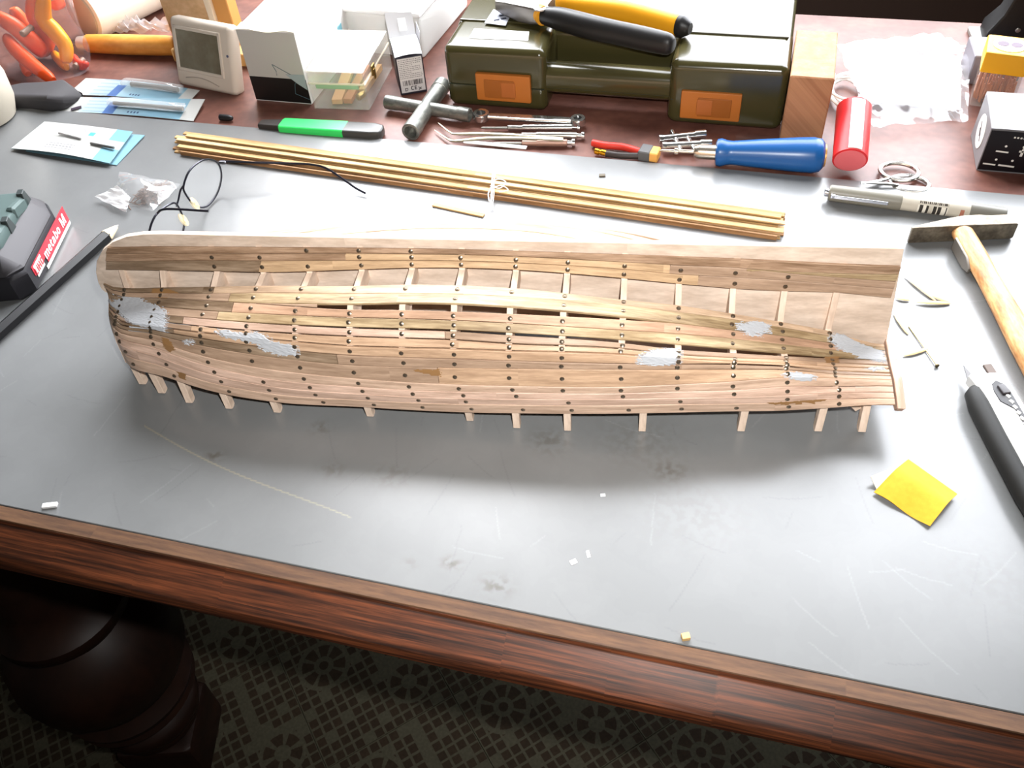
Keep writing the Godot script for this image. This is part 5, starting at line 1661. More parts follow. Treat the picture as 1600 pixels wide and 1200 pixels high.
func display() -> void:
	var A: Vector3 = Vector3(-0.6715, -0.004, -0.8477)
	var F := fr(A, Vector3(-0.5827, -0.004, -0.8299))
	var w := 0.09057
	var G := F * Transform3D(Basis(Vector3.RIGHT, -0.27), Vector3.ZERO)
	var o := thing("digital_display", "cream digital thermometer with grey display leaning back beside the white box", "thermometer", A)
	var cream := mat(rgb(206, 194, 180), 0.5)
	var m := Mb.new()
	rbox(m, G * Transform3D(Basis(), Vector3(w / 2, 0.039, -0.009)), Vector3(w, 0.078, 0.018), 0.006, 3)
	part(o, "housing", m, cream)
	m = Mb.new()
	for b in [[Vector3(0.041, 0.0675, 0.0), Vector3(0.068, 0.004, 0.003)], [Vector3(0.041, 0.0205, 0.0), Vector3(0.068, 0.004, 0.003)], [Vector3(0.008, 0.044, 0.0), Vector3(0.004, 0.051, 0.003)], [Vector3(0.074, 0.044, 0.0), Vector3(0.004, 0.051, 0.003)]]:
		rbox(m, G * Transform3D(Basis(), b[0]), b[1], 0.0007)
	part(o, "bezel", m, cream)
	m = Mb.new()
	rbox(m, G * Transform3D(Basis(), Vector3(0.041, 0.044, 0.0002)), Vector3(0.062, 0.043, 0.0012), 0.0003)
	part(o, "screen", m, textured(grain(64, 64, 131, rgb(98, 90, 72), rgb(116, 110, 92), 0.05, 0.05), 0.25, Vector3(10, 10, 1)), "grey-olive display")
	m = Mb.new()
	var arc := []
	for i in 9:
		var t := i / 8.0
		arc.append(G * Vector3(0.016 + 0.05 * t, 0.011 + 0.004 * sin(PI * t) - 0.003 * t, 0.0002))
	tube(m, arc, 0.0006, 6)
	part(o, "flap_line", m, mat(rgb(170, 158, 146), 0.5))
	m = Mb.new()
	lathe(m, G * Transform3D(Basis(Vector3(0, 0, 1), Vector3.UP, Vector3(-1, 0, 0)), Vector3(w - 0.007, 0.045, -0.0005)), [Vector2(0, 0.0016), Vector2(0.0008, 0.0016), Vector2(0.001, 0.001)], 12)
	part(o, "button", m, mat(rgb(80, 84, 110), 0.4))
	# wooden stand behind it
	var s := thing("wooden_stand", "upright pale wooden board on a small block behind the digital display", "stand", Vector3(-0.665, TT, -0.925))
	var wd := grain(128, 256, 141, rgb(196, 158, 112), rgb(226, 192, 150), 0.03, 0.02)
	m = Mb.new()
	rbox(m, at3(Vector3(-0.679, 0.11, -0.925)) * Transform3D(Basis(Vector3.BACK, 0.0), Vector3.ZERO), Vector3(0.062, 0.228, 0.012), 0.001)
	part(s, "panel", m, textured(wd, 0.6, Vector3(6, 6, 1), false, Color.WHITE))
	m = Mb.new()
	rbox(m, at3(Vector3(-0.6435, 0.11, -0.924)), Vector3(0.009, 0.228, 0.016), 0.001)
	part(s, "edge_strip", m, mat(rgb(236, 222, 198), 0.55), "pale edge strip")
	m = Mb.new()
	rbox(m, at3(Vector3(-0.629, 0.11, -0.93)), Vector3(0.02, 0.228, 0.02), 0.001)
	part(s, "post", m, mat(rgb(206, 150, 84), 0.55), "orange-brown post")
	m = Mb.new()
	rbox(m, at3(Vector3(-0.64, TT + 0.008, -0.918)), Vector3(0.13, 0.016, 0.036), 0.001)
	part(s, "foot", m, mat(rgb(222, 178, 112), 0.55))


func clear_case() -> void:
	# hinged clear plastic case
	var A: Vector3 = Vector3(-0.4784, -0.004, -0.8189)
	var F := fr(A, Vector3(-0.414, -0.004, -0.8241))
	var w := 0.065
	var d := 0.098
	var o := thing("clear_case", "hinged clear plastic case holding small wooden and brass pieces", "case", A)
	var gl := clear(rgb(240, 236, 226), 0.10, 0.06)
	var m := Mb.new()
	for b in [[Vector3(w / 2, 0.0008, -d / 2), Vector3(w, 0.0016, d)], [Vector3(w / 2, 0.016, -0.0008), Vector3(w, 0.03, 0.0016)], [Vector3(w / 2, 0.016, -d + 0.0008), Vector3(w, 0.03, 0.0016)], [Vector3(0.0008, 0.016, -d / 2), Vector3(0.0016, 0.03, d - 0.0034)], [Vector3(w - 0.0008, 0.016, -d / 2), Vector3(0.0016, 0.03, d - 0.0034)]]:
		rbox(m, F * Transform3D(Basis(), b[0]), b[1], 0.0003)
	part(o, "tray", m, gl)
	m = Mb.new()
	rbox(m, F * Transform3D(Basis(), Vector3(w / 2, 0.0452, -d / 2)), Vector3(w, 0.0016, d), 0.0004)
	part(o, "lid_top", m, clear(rgb(236, 234, 230), 0.62, 0.3), "lid top whitened for window glare")  # white in the colour stands in for window glare on clear plastic
	m = Mb.new()
	for b in [[Vector3(w / 2, 0.038, -0.0008), Vector3(w, 0.0126, 0.0016)], [Vector3(w / 2, 0.038, -d + 0.0008), Vector3(w, 0.0126, 0.0016)], [Vector3(0.0008, 0.038, -d / 2), Vector3(0.0016, 0.0126, d - 0.0034)], [Vector3(w - 0.0008, 0.038, -d / 2), Vector3(0.0016, 0.0126, d - 0.0034)]]:
		rbox(m, F * Transform3D(Basis(), b[0]), b[1], 0.0003)
	part(o, "lid", m, gl)
	m = Mb.new()
	rbox(m, F * Transform3D(Basis(), Vector3(w / 2, 0.0314, 0.0004)), Vector3(w + 0.001, 0.0022, 0.0016), 0.0004)
	rbox(m, F * Transform3D(Basis(), Vector3(w + 0.0002, 0.0314, -d / 2)), Vector3(0.0016, 0.0022, d), 0.0004)
	part(o, "rim", m, clear(rgb(238, 228, 206), 0.4, 0.2))
	m = Mb.new()
	rbox(m, F * Transform3D(Basis(), Vector3(w + 0.0016, 0.034, -0.03)), Vector3(0.002, 0.012, 0.01), 0.0006)
	rbox(m, F * Transform3D(Basis(), Vector3(w + 0.0026, 0.029, -0.03)), Vector3(0.0015, 0.012, 0.005), 0.0005)
	part(o, "clasp", m, mat(rgb(150, 120, 66), 0.3, 0.85), "brass clasp")
	var bits := func(p: Vector3, s: Vector3, yaw: float, mt: Material, lab: String) -> void:
		var b := Mb.new()
		var X := F * Transform3D(Basis(Vector3.UP, yaw), p)
		rbox(b, X, s, 0.0004)
		single("wood_piece", lab, "wood piece", b, mt, X.origin - Vector3(0, s.y / 2.0, 0))
	bits.call(Vector3(0.02, 0.005, -0.05), Vector3(0.012, 0.006, 0.085), 0.12, mat(rgb(206, 160, 112), 0.6), "pale wooden bar at the left inside the clear case")
	bits.call(Vector3(0.036, 0.0048, -0.05), Vector3(0.010, 0.006, 0.08), 0.02, mat(rgb(176, 120, 78), 0.6), "reddish wooden bar in the middle of the clear case")
	bits.call(Vector3(0.05, 0.0055, -0.06), Vector3(0.008, 0.0075, 0.06), -0.05, mat(rgb(190, 150, 96), 0.6), "short wooden bar at the right inside the clear case")
	var gm := Mb.new()
	lathe(gm, F * Transform3D(Basis(Vector3.UP, 1.2), Vector3(0.0535, 0.0105, -0.016)), [Vector2(-0.008, 0.003), Vector2(-0.007, 0.004), Vector2(0, 0.0045), Vector2(0.006, 0.003), Vector2(0.009, 0.001)], 14)
	single("brass_fitting", "small brass fitting in the near right corner of the clear case", "fitting", gm, mat(rgb(150, 128, 76), 0.3, 0.85), F * Vector3(0.0535, 0.005, -0.016))
	gm = Mb.new()
	rbox(gm, F * Transform3D(Basis(), Vector3(0.03, 0.0245, -0.006)), Vector3(0.05, 0.005, 0.0016), 0.0004)
	part(o, "green_band", gm, mat(rgb(120, 160, 120), 0.5), "green band inside the front")
	# translucent container farther back
	var c := thing("plastic_container", "large white translucent plastic container behind the small carton", "container", Vector3(-0.44, TT, -1.02))
	m = Mb.new()
	var C0 := at3(Vector3(-0.4325, TT + 0.026, -1.024), -0.08)
	var wallm := clear(rgb(236, 236, 232), 0.72, 0.3)
	rbox(m, C0, Vector3(0.10, 0.052, 0.15), 0.006, 2)
	part(c, "tub", m, wallm)
	m = Mb.new()
	rbox(m, C0 * Transform3D(Basis(), Vector3(0, 0.029, 0)), Vector3(0.106, 0.007, 0.156), 0.003, 2)
	part(c, "lid", m, mat(rgb(236, 236, 234), 0.4))


func clamp_bag() -> void:
	var Z := -0.875
	var orange := mat(rgb(214, 72, 14), 0.45)
	var red := mat(rgb(206, 50, 24), 0.45)
	var yellow := mat(rgb(228, 142, 8), 0.45)
	var clampx := func(label: String, mt: Material, limbs: Array, pin: Vector3) -> void:
		var lo := Vector3(0, 9, 0)
		for l in limbs:
			for p in l[0]:
				if p.y < lo.y:
					lo = p
		var o := thing("spring_clamp", label, "clamp", lo - Vector3(0, l_r(limbs), 0))
		for l in limbs:
			var m := Mb.new()
			var sp := smooth(l[0], 5)
			var rr := []
			for i in sp.size():
				rr.append(l[1] * 1.08 * pow(sin(PI * (i + 0.25) / (sp.size() - 0.5)), 0.28))
			tube(m, sp, rr.map(func(x): return x * 1.15), 12, 0.75, Vector3.BACK)
			part(o, "arm", m, mt)
		var m2 := Mb.new()
		lathe(m2, fr(pin + Vector3(0, 0, -0.009), pin + Vector3(0, 0, 1)), [Vector2(0, 0.004), Vector2(0.018, 0.004), Vector2(0.019, 0.003)], 14)
		part(o, "pivot_pin", m2, mat(rgb(120, 90, 70), 0.4))
	clampx.call("large orange spring clamp with long straight arm at the front of the clear bag", orange, [[[Vector3(-0.9087, 0.0631, -0.862), Vector3(-0.8865, 0.0499, -0.862), Vector3(-0.8718, 0.0346, -0.862), Vector3(-0.8627, 0.022, -0.862), Vector3(-0.8567, 0.0158, -0.862)], 0.010], [[Vector3(-0.8984, 0.0397, -0.855), Vector3(-0.883, 0.027, -0.846), Vector3(-0.8559, 0.015, -0.834), Vector3(-0.8202, 0.0059, -0.818)], 0.0085], [[Vector3(-0.8898, 0.0136, -0.862), Vector3(-0.8832, 0.0066, -0.85), Vector3(-0.8745, -0.0001, -0.838)], 0.0075]], Vector3(-0.8671, 0.0456, -0.86))
	clampx.call("pale orange spring clamp with rounded jaw in the middle of the clear bag", mat(rgb(218, 92, 36), 0.45), [[[Vector3(-0.8577, 0.0789, -0.885), Vector3(-0.8698, 0.0531, -0.885), Vector3(-0.868, 0.0354, -0.885), Vector3(-0.8703, 0.0187, -0.885), Vector3(-0.8875, 0.0023, -0.885)], 0.0095], [[Vector3(-0.9021, 0.0588, -0.89), Vector3(-0.8987, 0.0412, -0.89), Vector3(-0.8931, 0.0209, -0.888), Vector3(-0.8885, 0.004, -0.885)], 0.009]], Vector3(-0.8811, 0.0238, -0.88))
	clampx.call("bright yellow spring clamp standing in the clear bag", yellow, [[[Vector3(-0.8401, 0.0812, -0.885), Vector3(-0.8552, 0.052, -0.882), Vector3(-0.8438, 0.0368, -0.878), Vector3(-0.8303, 0.0234, -0.87), Vector3(-0.8262, 0.0091, -0.856)], 0.0095], [[Vector3(-0.8706, 0.0019, -0.888), Vector3(-0.852, 0.0008, -0.874), Vector3(-0.8312, 0.0018, -0.858)], 0.0065]], Vector3(-0.8733, 0.0163, -0.9))
	clampx.call("orange clamp end at the top right of the clear bag", orange, [[[Vector3(-0.8697, 0.0675, -0.925), Vector3(-0.8666, 0.0515, -0.925), Vector3(-0.8651, 0.0435, -0.925)], 0.009], [[Vector3(-0.8738, 0.0704, -0.925), Vector3(-0.8662, 0.0596, -0.925)], 0.008]], Vector3(-0.8607, 0.0636, -0.92))
	clampx.call("small red hook-shaped clamp in the right corner of the clear bag", red, [[[Vector3(-0.8304, 0.0071, -0.876), Vector3(-0.8219, 0.0041, -0.868), Vector3(-0.8135, 0.0025, -0.864), Vector3(-0.8074, 0.0044, -0.866)], 0.0055], [[Vector3(-0.8058, 0.0034, -0.86), Vector3(-0.807, 0.0053, -0.866)], 0.0045]], Vector3(-0.817, 0.0038, -0.866))
	# the bag round them
	var b := thing("plastic_bag", "clear plastic bag full of orange and yellow clamps in the back left corner", "bag", Vector3(-0.836, -0.004, -0.8281))
	var ns := FastNoiseLite.new()
	ns.seed = 19
	ns.frequency = 1.0
	var rings := []
	var left := [Vector3(-0.8879, 0.1056, -0.858), Vector3(-0.9007, 0.0747, -0.858), Vector3(-0.9122, 0.0325, -0.858), Vector3(-0.9164, 0.002, -0.858), Vector3(-0.9165, -0.0188, -0.858), Vector3(-0.9064, -0.0251, -0.858)]
	var right := [Vector3(-0.7942, 0.1096, -0.858), Vector3(-0.7964, 0.0814, -0.858), Vector3(-0.7957, 0.0474, -0.858), Vector3(-0.7954, 0.0184, -0.858), Vector3(-0.7983, 0.0049, -0.858), Vector3(-0.8163, -0.0133, -0.858)]
	for i in left.size():
		var ring := PackedVector3Array()
		var c: Vector3 = left[i].lerp(right[i], 0.5)
		var hx: Vector3 = (right[i] - left[i]) / 2.0
		var dz := 0.05 - 0.003 * i
		for j in 28:
			var an := TAU * j / 28.0
			var k := 1.0 + 0.12 * ns.get_noise_2d(j * 0.9, i * 1.4)
			var q := c + hx * cos(an) * k + Vector3(0, 0.004 * sin(an * 3.0 + i), sin(an) * dz * k)
			ring.append(Vector3(q.x, maxf(q.y, TT + 0.0012 + 0.0008 * (left.size() - 1 - i)), q.z))
		rings.append(ring)
	var m := Mb.new()
	loft(m, rings)
	part(b, "film", m, clear(rgb(225, 225, 235), 0.06, 0.1))


func l_r(limbs: Array) -> float:
	return limbs[0][1]


func right_side() -> void:
	# red cap lying on its side
	var ra: Vector3 = Vector3(0.0976, 0.0125, -0.7779)
	var rb: Vector3 = Vector3(0.0973, 0.028, -0.8255)
	var o := thing("red_cap", "red plastic cylinder with white stripe lying behind the pen", "cap", Vector3(0.1022, -0.004, -0.7965))
	var m := Mb.new()
	var RX := fr(ra, rb)
	var rl := ra.distance_to(rb) * 1.28
	lathe(m, RX, [Vector2(0, 0.0145), Vector2(0.0008, 0.0160), Vector2(rl, 0.0164), Vector2(rl, 0.0135), Vector2(rl * 0.7, 0.0135), Vector2(rl * 0.7, 0.001)], 32)
	part(o, "body", m, mat(rgb(204, 40, 44), 0.4))
	m = Mb.new()
	lathe(m, RX, [Vector2(-0.0003, 0.0005), Vector2(-0.0005, 0.0143), Vector2(0.0004, 0.0146)], 32)
	part(o, "end_face", m, mat(rgb(226, 110, 116), 0.45), "pink end face")
	m = Mb.new()
	var rings := []
	for e in [0.002, rl - 0.002]:
		var ring := PackedVector3Array()
		for j in 7:
			var an := -0.38 + 0.76 * j / 6.0 + 0.1
			ring.append(RX * Vector3(e, cos(an) * 0.0168, sin(an) * 0.0168))
		for j in 7:
			var an := 0.38 - 0.76 * j / 6.0 + 0.1
			ring.append(RX * Vector3(e, cos(an) * 0.0160, sin(an) * 0.0160))
		rings.append(ring)
	loft(m, rings)
	part(o, "stripe", m, mat(rgb(240, 236, 230), 0.5), "white stripe")
	# coil of white cord
	m = Mb.new()
	var r := RandomNumberGenerator.new()
	r.seed = 2
	var pts := []
	for i in 26:
		var an := i * 0.9
		pts.append(Vector3(0.0966, -0.004, -0.9223) + Vector3(cos(an) * (0.014 + 0.006 * r.randf()), 0.003 + 0.0007 * i * (0.6 + 0.4 * r.randf()), sin(an) * (0.026 + 0.01 * r.randf())))
	tube(m, smooth(pts, 5), 0.0016, 7)
	single("cord_coil", "tangled coil of white cord between the wood block and the plastic bag", "cord", m, mat(rgb(236, 236, 232), 0.7), Vector3(0.0967, -0.004, -0.9182))
	# plastic bag with white sheet
	var b := thing("plastic_bag", "flat crumpled clear plastic bag with white sheet on the red-brown table", "bag", Vector3(0.1609, -0.004, -0.9517))
	var ns := FastNoiseLite.new()
	ns.seed = 23
	ns.frequency = 1.0
	m = Mb.new()
	sheet(m, quadgrid(Vector3(0.1107, 0.002, -1.0023), Vector3(0.215, 0.002, -1.0159), Vector3(0.207, 0.001, -0.9019), Vector3(0.1086, 0.001, -0.9083), 18, 16, func(u, v): return 0.003 + 0.007 * sin(PI * u) * sin(PI * v) + 0.002 * ns.get_noise_2d(u * 3.0, v * 3.0)), 0.0004)
	part(b, "white_sheet", m, mat(rgb(210, 210, 214), 0.6))
	m = Mb.new()
	sheet(m, quadgrid(Vector3(0.0833, 0.004, -1.016), Vector3(0.1915, 0.004, -1.0545), Vector3(0.2229, 0.003, -1.0209), Vector3(0.1002, 0.004, -0.9285), 22, 10, func(u, v): return 0.008 + 0.006 * ns.get_noise_2d(u * 4.0 + 3.0, v * 3.0)), 0.0003)
	part(b, "film", m, clear(rgb(240, 240, 244), 0.07, 0.1))
	m = Mb.new()
	sheet(m, quadgrid(Vector3(0.0991, 0.009, -0.93), Vector3(0.22, 0.009, -1.0056), Vector3(0.2117, 0, -0.8795), Vector3(0.1209, 0, -0.8536), 26, 18, func(u, v): return 0.006 + 0.006 * sin(PI * u) * sin(PI * v) + 0.005 * ns.get_noise_2d(u * 5.0, v * 5.0 + 20.0)), 0.0003)
	part(b, "film", m, clear(rgb(240, 240, 244), 0.09, 0.1))
	# scissors: two finger rings and the blades reaching under the pen
	var s := thing("scissors", "small steel scissors lying with finger rings over the back edge of the board", "scissors", Vector3(0.1489, -0.004, -0.7852))
	var chrome := mat(rgb(206, 204, 200), 0.2, 0.95)
	for q in [[Vector3(0.1449, 0.0005, -0.7854), 0.0172, 0.0145], [Vector3(0.1538, -0.001, -0.7687), 0.0172, 0.0135]]:
		m = Mb.new()
		var lp := []
		for j in 12:
			var an := TAU * j / 12.0
			lp.append(q[0] + Vector3(cos(an) * q[1], 0, sin(an) * q[2]))
		loop_tube(m, lp, 0.0022, 8, 3)
		part(s, "finger_ring", m, chrome)
	m = Mb.new()
	tube(m, [Vector3(0.1349, 0.002, -0.7696), Vector3(0.1249, 0.003, -0.7623), Vector3(0.1092, 0.004, -0.754)], [0.0016, 0.0022, 0.0008], 8, 0.6)
	tube(m, [Vector3(0.1432, 0.002, -0.7604), Vector3(0.1322, 0.003, -0.7592), Vector3(0.1092, 0.004, -0.7561)], [0.0016, 0.0022, 0.0008], 8, 0.6)
	part(s, "blade", m, chrome)
	# toothpick box with yellow lid
	var y := thing("toothpick_box", "clear toothpick box with yellow lid and two oval holes at the right", "box", Vector3(0.2377, -0.004, -0.9228))
	var Y := fr(Vector3(0.2182, -0.004, -0.9251), Vector3(0.2568, -0.004, -0.9192))
	var yw := 0.040
	m = Mb.new()
	rbox(m, Y * Transform3D(Basis(), Vector3(yw / 2, 0.019, -0.02)), Vector3(yw, 0.038, 0.038), 0.002, 2)
	part(y, "box_body", m, clear(rgb(225, 215, 205), 0.16, 0.08))
	m = Mb.new()
	r.seed = 9
	for i in 90:
		var p := Y * Vector3(0.003 + r.randf() * (yw - 0.006), 0.0, -0.004 - r.randf() * 0.032)
		tube(m, [p + Vector3(0, 0.002, 0), p + Vector3(r.randf_range(-0.002, 0.002), 0.018 + r.randf() * 0.016, r.randf_range(-0.002, 0.002))], 0.0009, 5)
	var tp := part(y, "toothpicks", m, mat(rgb(176, 112, 74), 0.6), "brown wooden picks inside")
	tp.set_meta("kind", "stuff")
	m = Mb.new()
	rbox(m, Y * Transform3D(Basis(), Vector3(yw / 2, 0.0485, -0.02)), Vector3(yw + 0.002, 0.022, 0.041), 0.0022, 2)
	var lid := part(y, "lid", m, mat(rgb(240, 176, 24), 0.45), "yellow lid")
	m = Mb.new()
	lathe(m, Y * up(Vector3(yw / 2, 0.0592, -0.02)), [Vector2(0, 0.0155), Vector2(0.0009, 0.0155), Vector2(0.0011, 0.015)], 32)
	part(lid, "disc", m, mat(rgb(244, 238, 214), 0.45), "white oval disc")
	m = Mb.new()
	for q in [-0.0062, 0.0062]:
		lathe(m, Y * up(Vector3(yw / 2 + q, 0.0600, -0.02)), [Vector2(0, 0.0054), Vector2(0.0006, 0.0054)], 20)
	part(lid, "hole", m, mat(rgb(86, 70, 84), 0.6), "two dark oval holes")
	# clamp stand behind it
	var k := thing("black_clamp", "black metal clamp on a drilled steel plate at the top right corner", "clamp", Vector3(0.2641, -0.004, -1.0993))
	m = Mb.new()
	rbox(m, at3(Vector3(0.262, TT + 0.003, -1.075), 0.1), Vector3(0.06, 0.006, 0.05), 0.001)
	rbox(m, at3(Vector3(0.292, TT + 0.015, -1.06), 0.1), Vector3(0.005, 0.03, 0.05), 0.001)
	var plate := part(k, "plate", m, mat(rgb(140, 140, 136), 0.4, 0.6), "steel plate")
	m = Mb.new()
	for q in [Vector3(0.242, TT + 0.0062, -1.062), Vector3(0.246, TT + 0.0062, -1.086)]:
		lathe(m, up(q), [Vector2(-0.001, 0.002), Vector2(0.0003, 0.002)], 12)
	part(plate, "drilled_hole", m, mat(rgb(30, 30, 30), 0.6))
	m = Mb.new()
	var cr := []
	for q in [[0.002, 0.030, 0.020], [0.012, 0.030, 0.020], [0.03, 0.021, 0.016], [0.055, 0.017, 0.014], [0.09, 0.016, 0.013], [0.092, 0.012, 0.01]]:
		cr.append(corner_ring(Transform3D(Basis(Vector3.UP, Vector3.LEFT, Vector3.BACK), Vector3(0.272 + q[0] * 0.12, 0.0, -1.08)), q[0], q[1], q[2], 0.004, 0.0, 2))
	loft(m, cr)
	part(k, "arm", m, mat(rgb(16, 14, 14), 0.5), "black arm")
	m = Mb.new()
	lathe(m, fr(Vector3(0.274, 0.016, -1.064), Vector3(0.274, 0.016, -1.0)), [Vector2(0, 0.003), Vector2(0.003, 0.003), Vector2(0.0036, 0.002)], 12)
	part(k, "screw", m, mat(rgb(150, 150, 148), 0.3, 0.8))
	m = Mb.new()
	rbox(m, at3(Vector3(0.243, TT + 0.016, -0.995), 0.06), Vector3(0.05, 0.032, 0.045), 0.001)
	single("grey_carton", "plain pale grey carton standing behind the toothpick box", "box", m, mat(rgb(120, 116, 122), 0.6), Vector3(0.243, TT, -0.995))


# ---------- tools between board and tool case ----------
func build_tools() -> void:
	var steel := mat(rgb(150, 148, 140), 0.32, 0.8)
	var chrome := mat(rgb(206, 206, 204), 0.18, 0.95)
	# cross wrench: two tubes through one another
	var o := thing("cross_wrench", "grey steel cross-shaped box wrench lying before the small carton", "wrench", Vector3(-0.3515, -0.004, -0.8443))
	var st := textured(grain(64, 64, 151, rgb(104, 106, 102), rgb(150, 150, 142), 0.03, 0.1), 0.4, Vector3(20, 20, 1))
	st.metallic = 0.65
	var hollow := func(a: Vector3, b: Vector3, r: float, wall: float) -> void:
		var m := Mb.new()
		var l := a.distance_to(b)
		lathe(m, fr(a, b), [Vector2(0.012, 0.0005), Vector2(0.012, r - wall), Vector2(0.0002, r - wall), Vector2(0, r - wall * 0.5), Vector2(0.0008, r), Vector2(l * 0.14, r), Vector2(l * 0.145, r * 0.94), Vector2(l * 0.48, r * 0.92), Vector2(l * 0.5, r * 0.86), Vector2(l * 0.52, r * 0.92), Vector2(l * 0.86, r * 0.94), Vector2(l * 0.865, r), Vector2(l - 0.0008, r), Vector2(l, r - wall * 0.5), Vector2(l - 0.0002, r - wall), Vector2(l - 0.012, r - wall), Vector2(l - 0.012, 0.0005)], 24)
		part(o, "tube", m, st)
	hollow.call(Vector3(-0.3454, 0.006, -0.7719), Vector3(-0.3417, 0.006, -0.8746), 0.0098, 0.0028)
	hollow.call(Vector3(-0.3939, 0.006, -0.8288), Vector3(-0.2914, 0.006, -0.815), 0.0076, 0.0022)
	# highlighter
	var hl := thing("highlighter", "flat green highlighter pen with black ends behind the strip bundle", "highlighter", Vector3(-0.4559, -0.004, -0.7811))
	var HX2 := fr(Vector3(-0.4957, 0.0015, -0.7699), Vector3(-0.3779, 0.0015, -0.7732))
	var hlen := 0.11792
	var m := Mb.new()
	var rings := []
	for s in [[0.0, 0.0048, 0.0085], [0.002, 0.0056, 0.0098], [hlen * 0.64, 0.0062, 0.0112], [hlen * 0.645, 0.0058, 0.0105]]:
		rings.append(corner_ring(HX2, s[0], s[1], s[2], 0.003, 0.0, 3))
	loft(m, rings)
	part(hl, "body", m, mat(rgb(54, 206, 98), 0.4), "bright green body")
	m = Mb.new()
	rings = []
	for s in [[hlen * 0.64, 0.0060, 0.0108], [hlen * 0.9, 0.0062, 0.0112], [hlen * 0.985, 0.0056, 0.009], [hlen, 0.004, 0.006]]:
		rings.append(corner_ring(HX2, s[0], s[1], s[2], 0.003, 0.0, 3))
	loft(m, rings)
	part(hl, "cap", m, mat(rgb(58, 58, 56), 0.35), "black cap")
	m = Mb.new()
	rings = []
	for s in [[-0.026, 0.003, 0.005], [-0.024, 0.0038, 0.006], [-0.002, 0.0046, 0.0078], [0.001, 0.0046, 0.0078]]:
		rings.append(corner_ring(HX2, s[0], s[1], s[2], 0.002, 0.0, 3))
	loft(m, rings)
	part(hl, "end_plug", m, mat(rgb(50, 46, 44), 0.4), "black end")
	# small black plug and clear scraps beside it
	m = Mb.new()
	lathe(m, fr(Vector3(-0.5775, 0, -0.7793), Vector3(-0.559, 0, -0.7793)), [Vector2(0, 0.0025), Vector2(0.001, 0.0036), Vector2(0.012, 0.0036), Vector2(0.016, 0.0024), Vector2(0.017, 0.001)], 14)
	single("black_plug", "tiny black plug lying on the table below the digital display", "plug", m, mat(rgb(30, 30, 32), 0.4), Vector3(-0.5718, -0.004, -0.7829))
	# ring spanner
	var sp := thing("ring_spanner", "chrome ring spanner lying along the foot of the tool case", "spanner", Vector3(-0.2323, -0.004, -0.8331))
	m = Mb.new()
	var sa: Vector3 = Vector3(-0.281, 0.003, -0.8204)
	var sb: Vector3 = Vector3(-0.1752, 0.004, -0.8238)
	var SX := fr(sa, sb)
	var sl := sa.distance_to(sb)
	rings = []
	for s in [[0.006, 0.0024, 0.0042], [sl * 0.3, 0.0024, 0.0048], [sl * 0.7, 0.0024, 0.0048], [sl - 0.006, 0.0024, 0.0042]]:
		rings.append(corner_ring(SX, s[0], s[1], s[2], 0.0018, 0.0, 2))
	loft(m, rings)
	part(sp, "shaft", m, chrome)
	for q in [[sa, 0.0085], [sb, 0.0075]]:
		m = Mb.new()
		lathe(m, up(q[0]), [Vector2(-0.004, q[1] * 0.6), Vector2(-0.004, q[1]), Vector2(-0.0032, q[1] * 1.08), Vector2(0.0032, q[1] * 1.08), Vector2(0.004, q[1]), Vector2(0.004, q[1] * 0.6), Vector2(0, q[1] * 0.58), Vector2(-0.004, q[1] * 0.6)], 24)
		part(sp, "ring", m, chrome)
	# tweezers
	var tw := thing("tweezers", "bent-tip steel tweezers lying left of the small screwdrivers", "tweezers", Vector3(-0.2683, -0.004, -0.7938))
	for q in [[[Vector3(-0.3246, 0.001, -0.8029), Vector3(-0.3049, 0.002, -0.7847), Vector3(-0.2954, 0.003, -0.7819), Vector3(-0.2651, 0.004, -0.7849), Vector3(-0.224, 0.004, -0.7873), Vector3(-0.1831, 0.004, -0.7874)]], [[Vector3(-0.3256, -0.001, -0.7917), Vector3(-0.3068, 0, -0.7763), Vector3(-0.2952, 0.001, -0.7714), Vector3(-0.2632, 0.003, -0.778), Vector3(-0.2228, 0.004, -0.7825), Vector3(-0.1826, 0.004, -0.785)]]]:
		m = Mb.new()
		tube(m, smooth(q[0], 5), [0.0005, 0.0007, 0.0009, 0.001, 0.0012, 0.0014, 0.0015, 0.0016, 0.0018, 0.002, 0.0022, 0.0024, 0.0026, 0.0028, 0.0028, 0.0028, 0.0028, 0.0028, 0.0028, 0.0026, 0.0026, 0.0025, 0.0025, 0.0024, 0.0024, 0.0022], 8, 0.55)
		part(tw, "prong", m, mat(rgb(196, 186, 160), 0.28, 0.85))
	# precision screwdrivers
	var drv := func(label: String, a: Vector3, b: Vector3, tip: float, hc: Material) -> void:
		var d := thing("precision_screwdriver", label, "screwdriver", Vector3(a.x, TT, a.z), "")
		var X := fr(a, b)
		var l := a.distance_to(b)
		var q := Mb.new()
		lathe(q, X, [Vector2(0, 0.0006), Vector2(0.002, 0.0013), Vector2(tip, 0.0014)], 10)
		part(d, "shaft", q, steel)
		q = Mb.new()
		lathe(q, X, [Vector2(tip, 0.0016), Vector2(tip + 0.001, 0.0030), Vector2(tip + 0.016, 0.0030), Vector2(tip + 0.017, 0.0036), Vector2(l - 0.004, 0.0037), Vector2(l - 0.0035, 0.0026)], 16)
		part(d, "handle", q, hc)
		q = Mb.new()
		lathe(q, X, [Vector2(l - 0.0036, 0.0024), Vector2(l + 0.001, 0.0024), Vector2(l + 0.0012, 0.0042), Vector2(l + 0.004, 0.0042), Vector2(l + 0.0046, 0.0034)], 16)
		part(d, "swivel_cap", q, chrome)
	drv.call("silver precision screwdriver nearest the ring spanner", Vector3(-0.2758, 0, -0.8014), Vector3(-0.176, 0, -0.8177), 0.028, chrome)
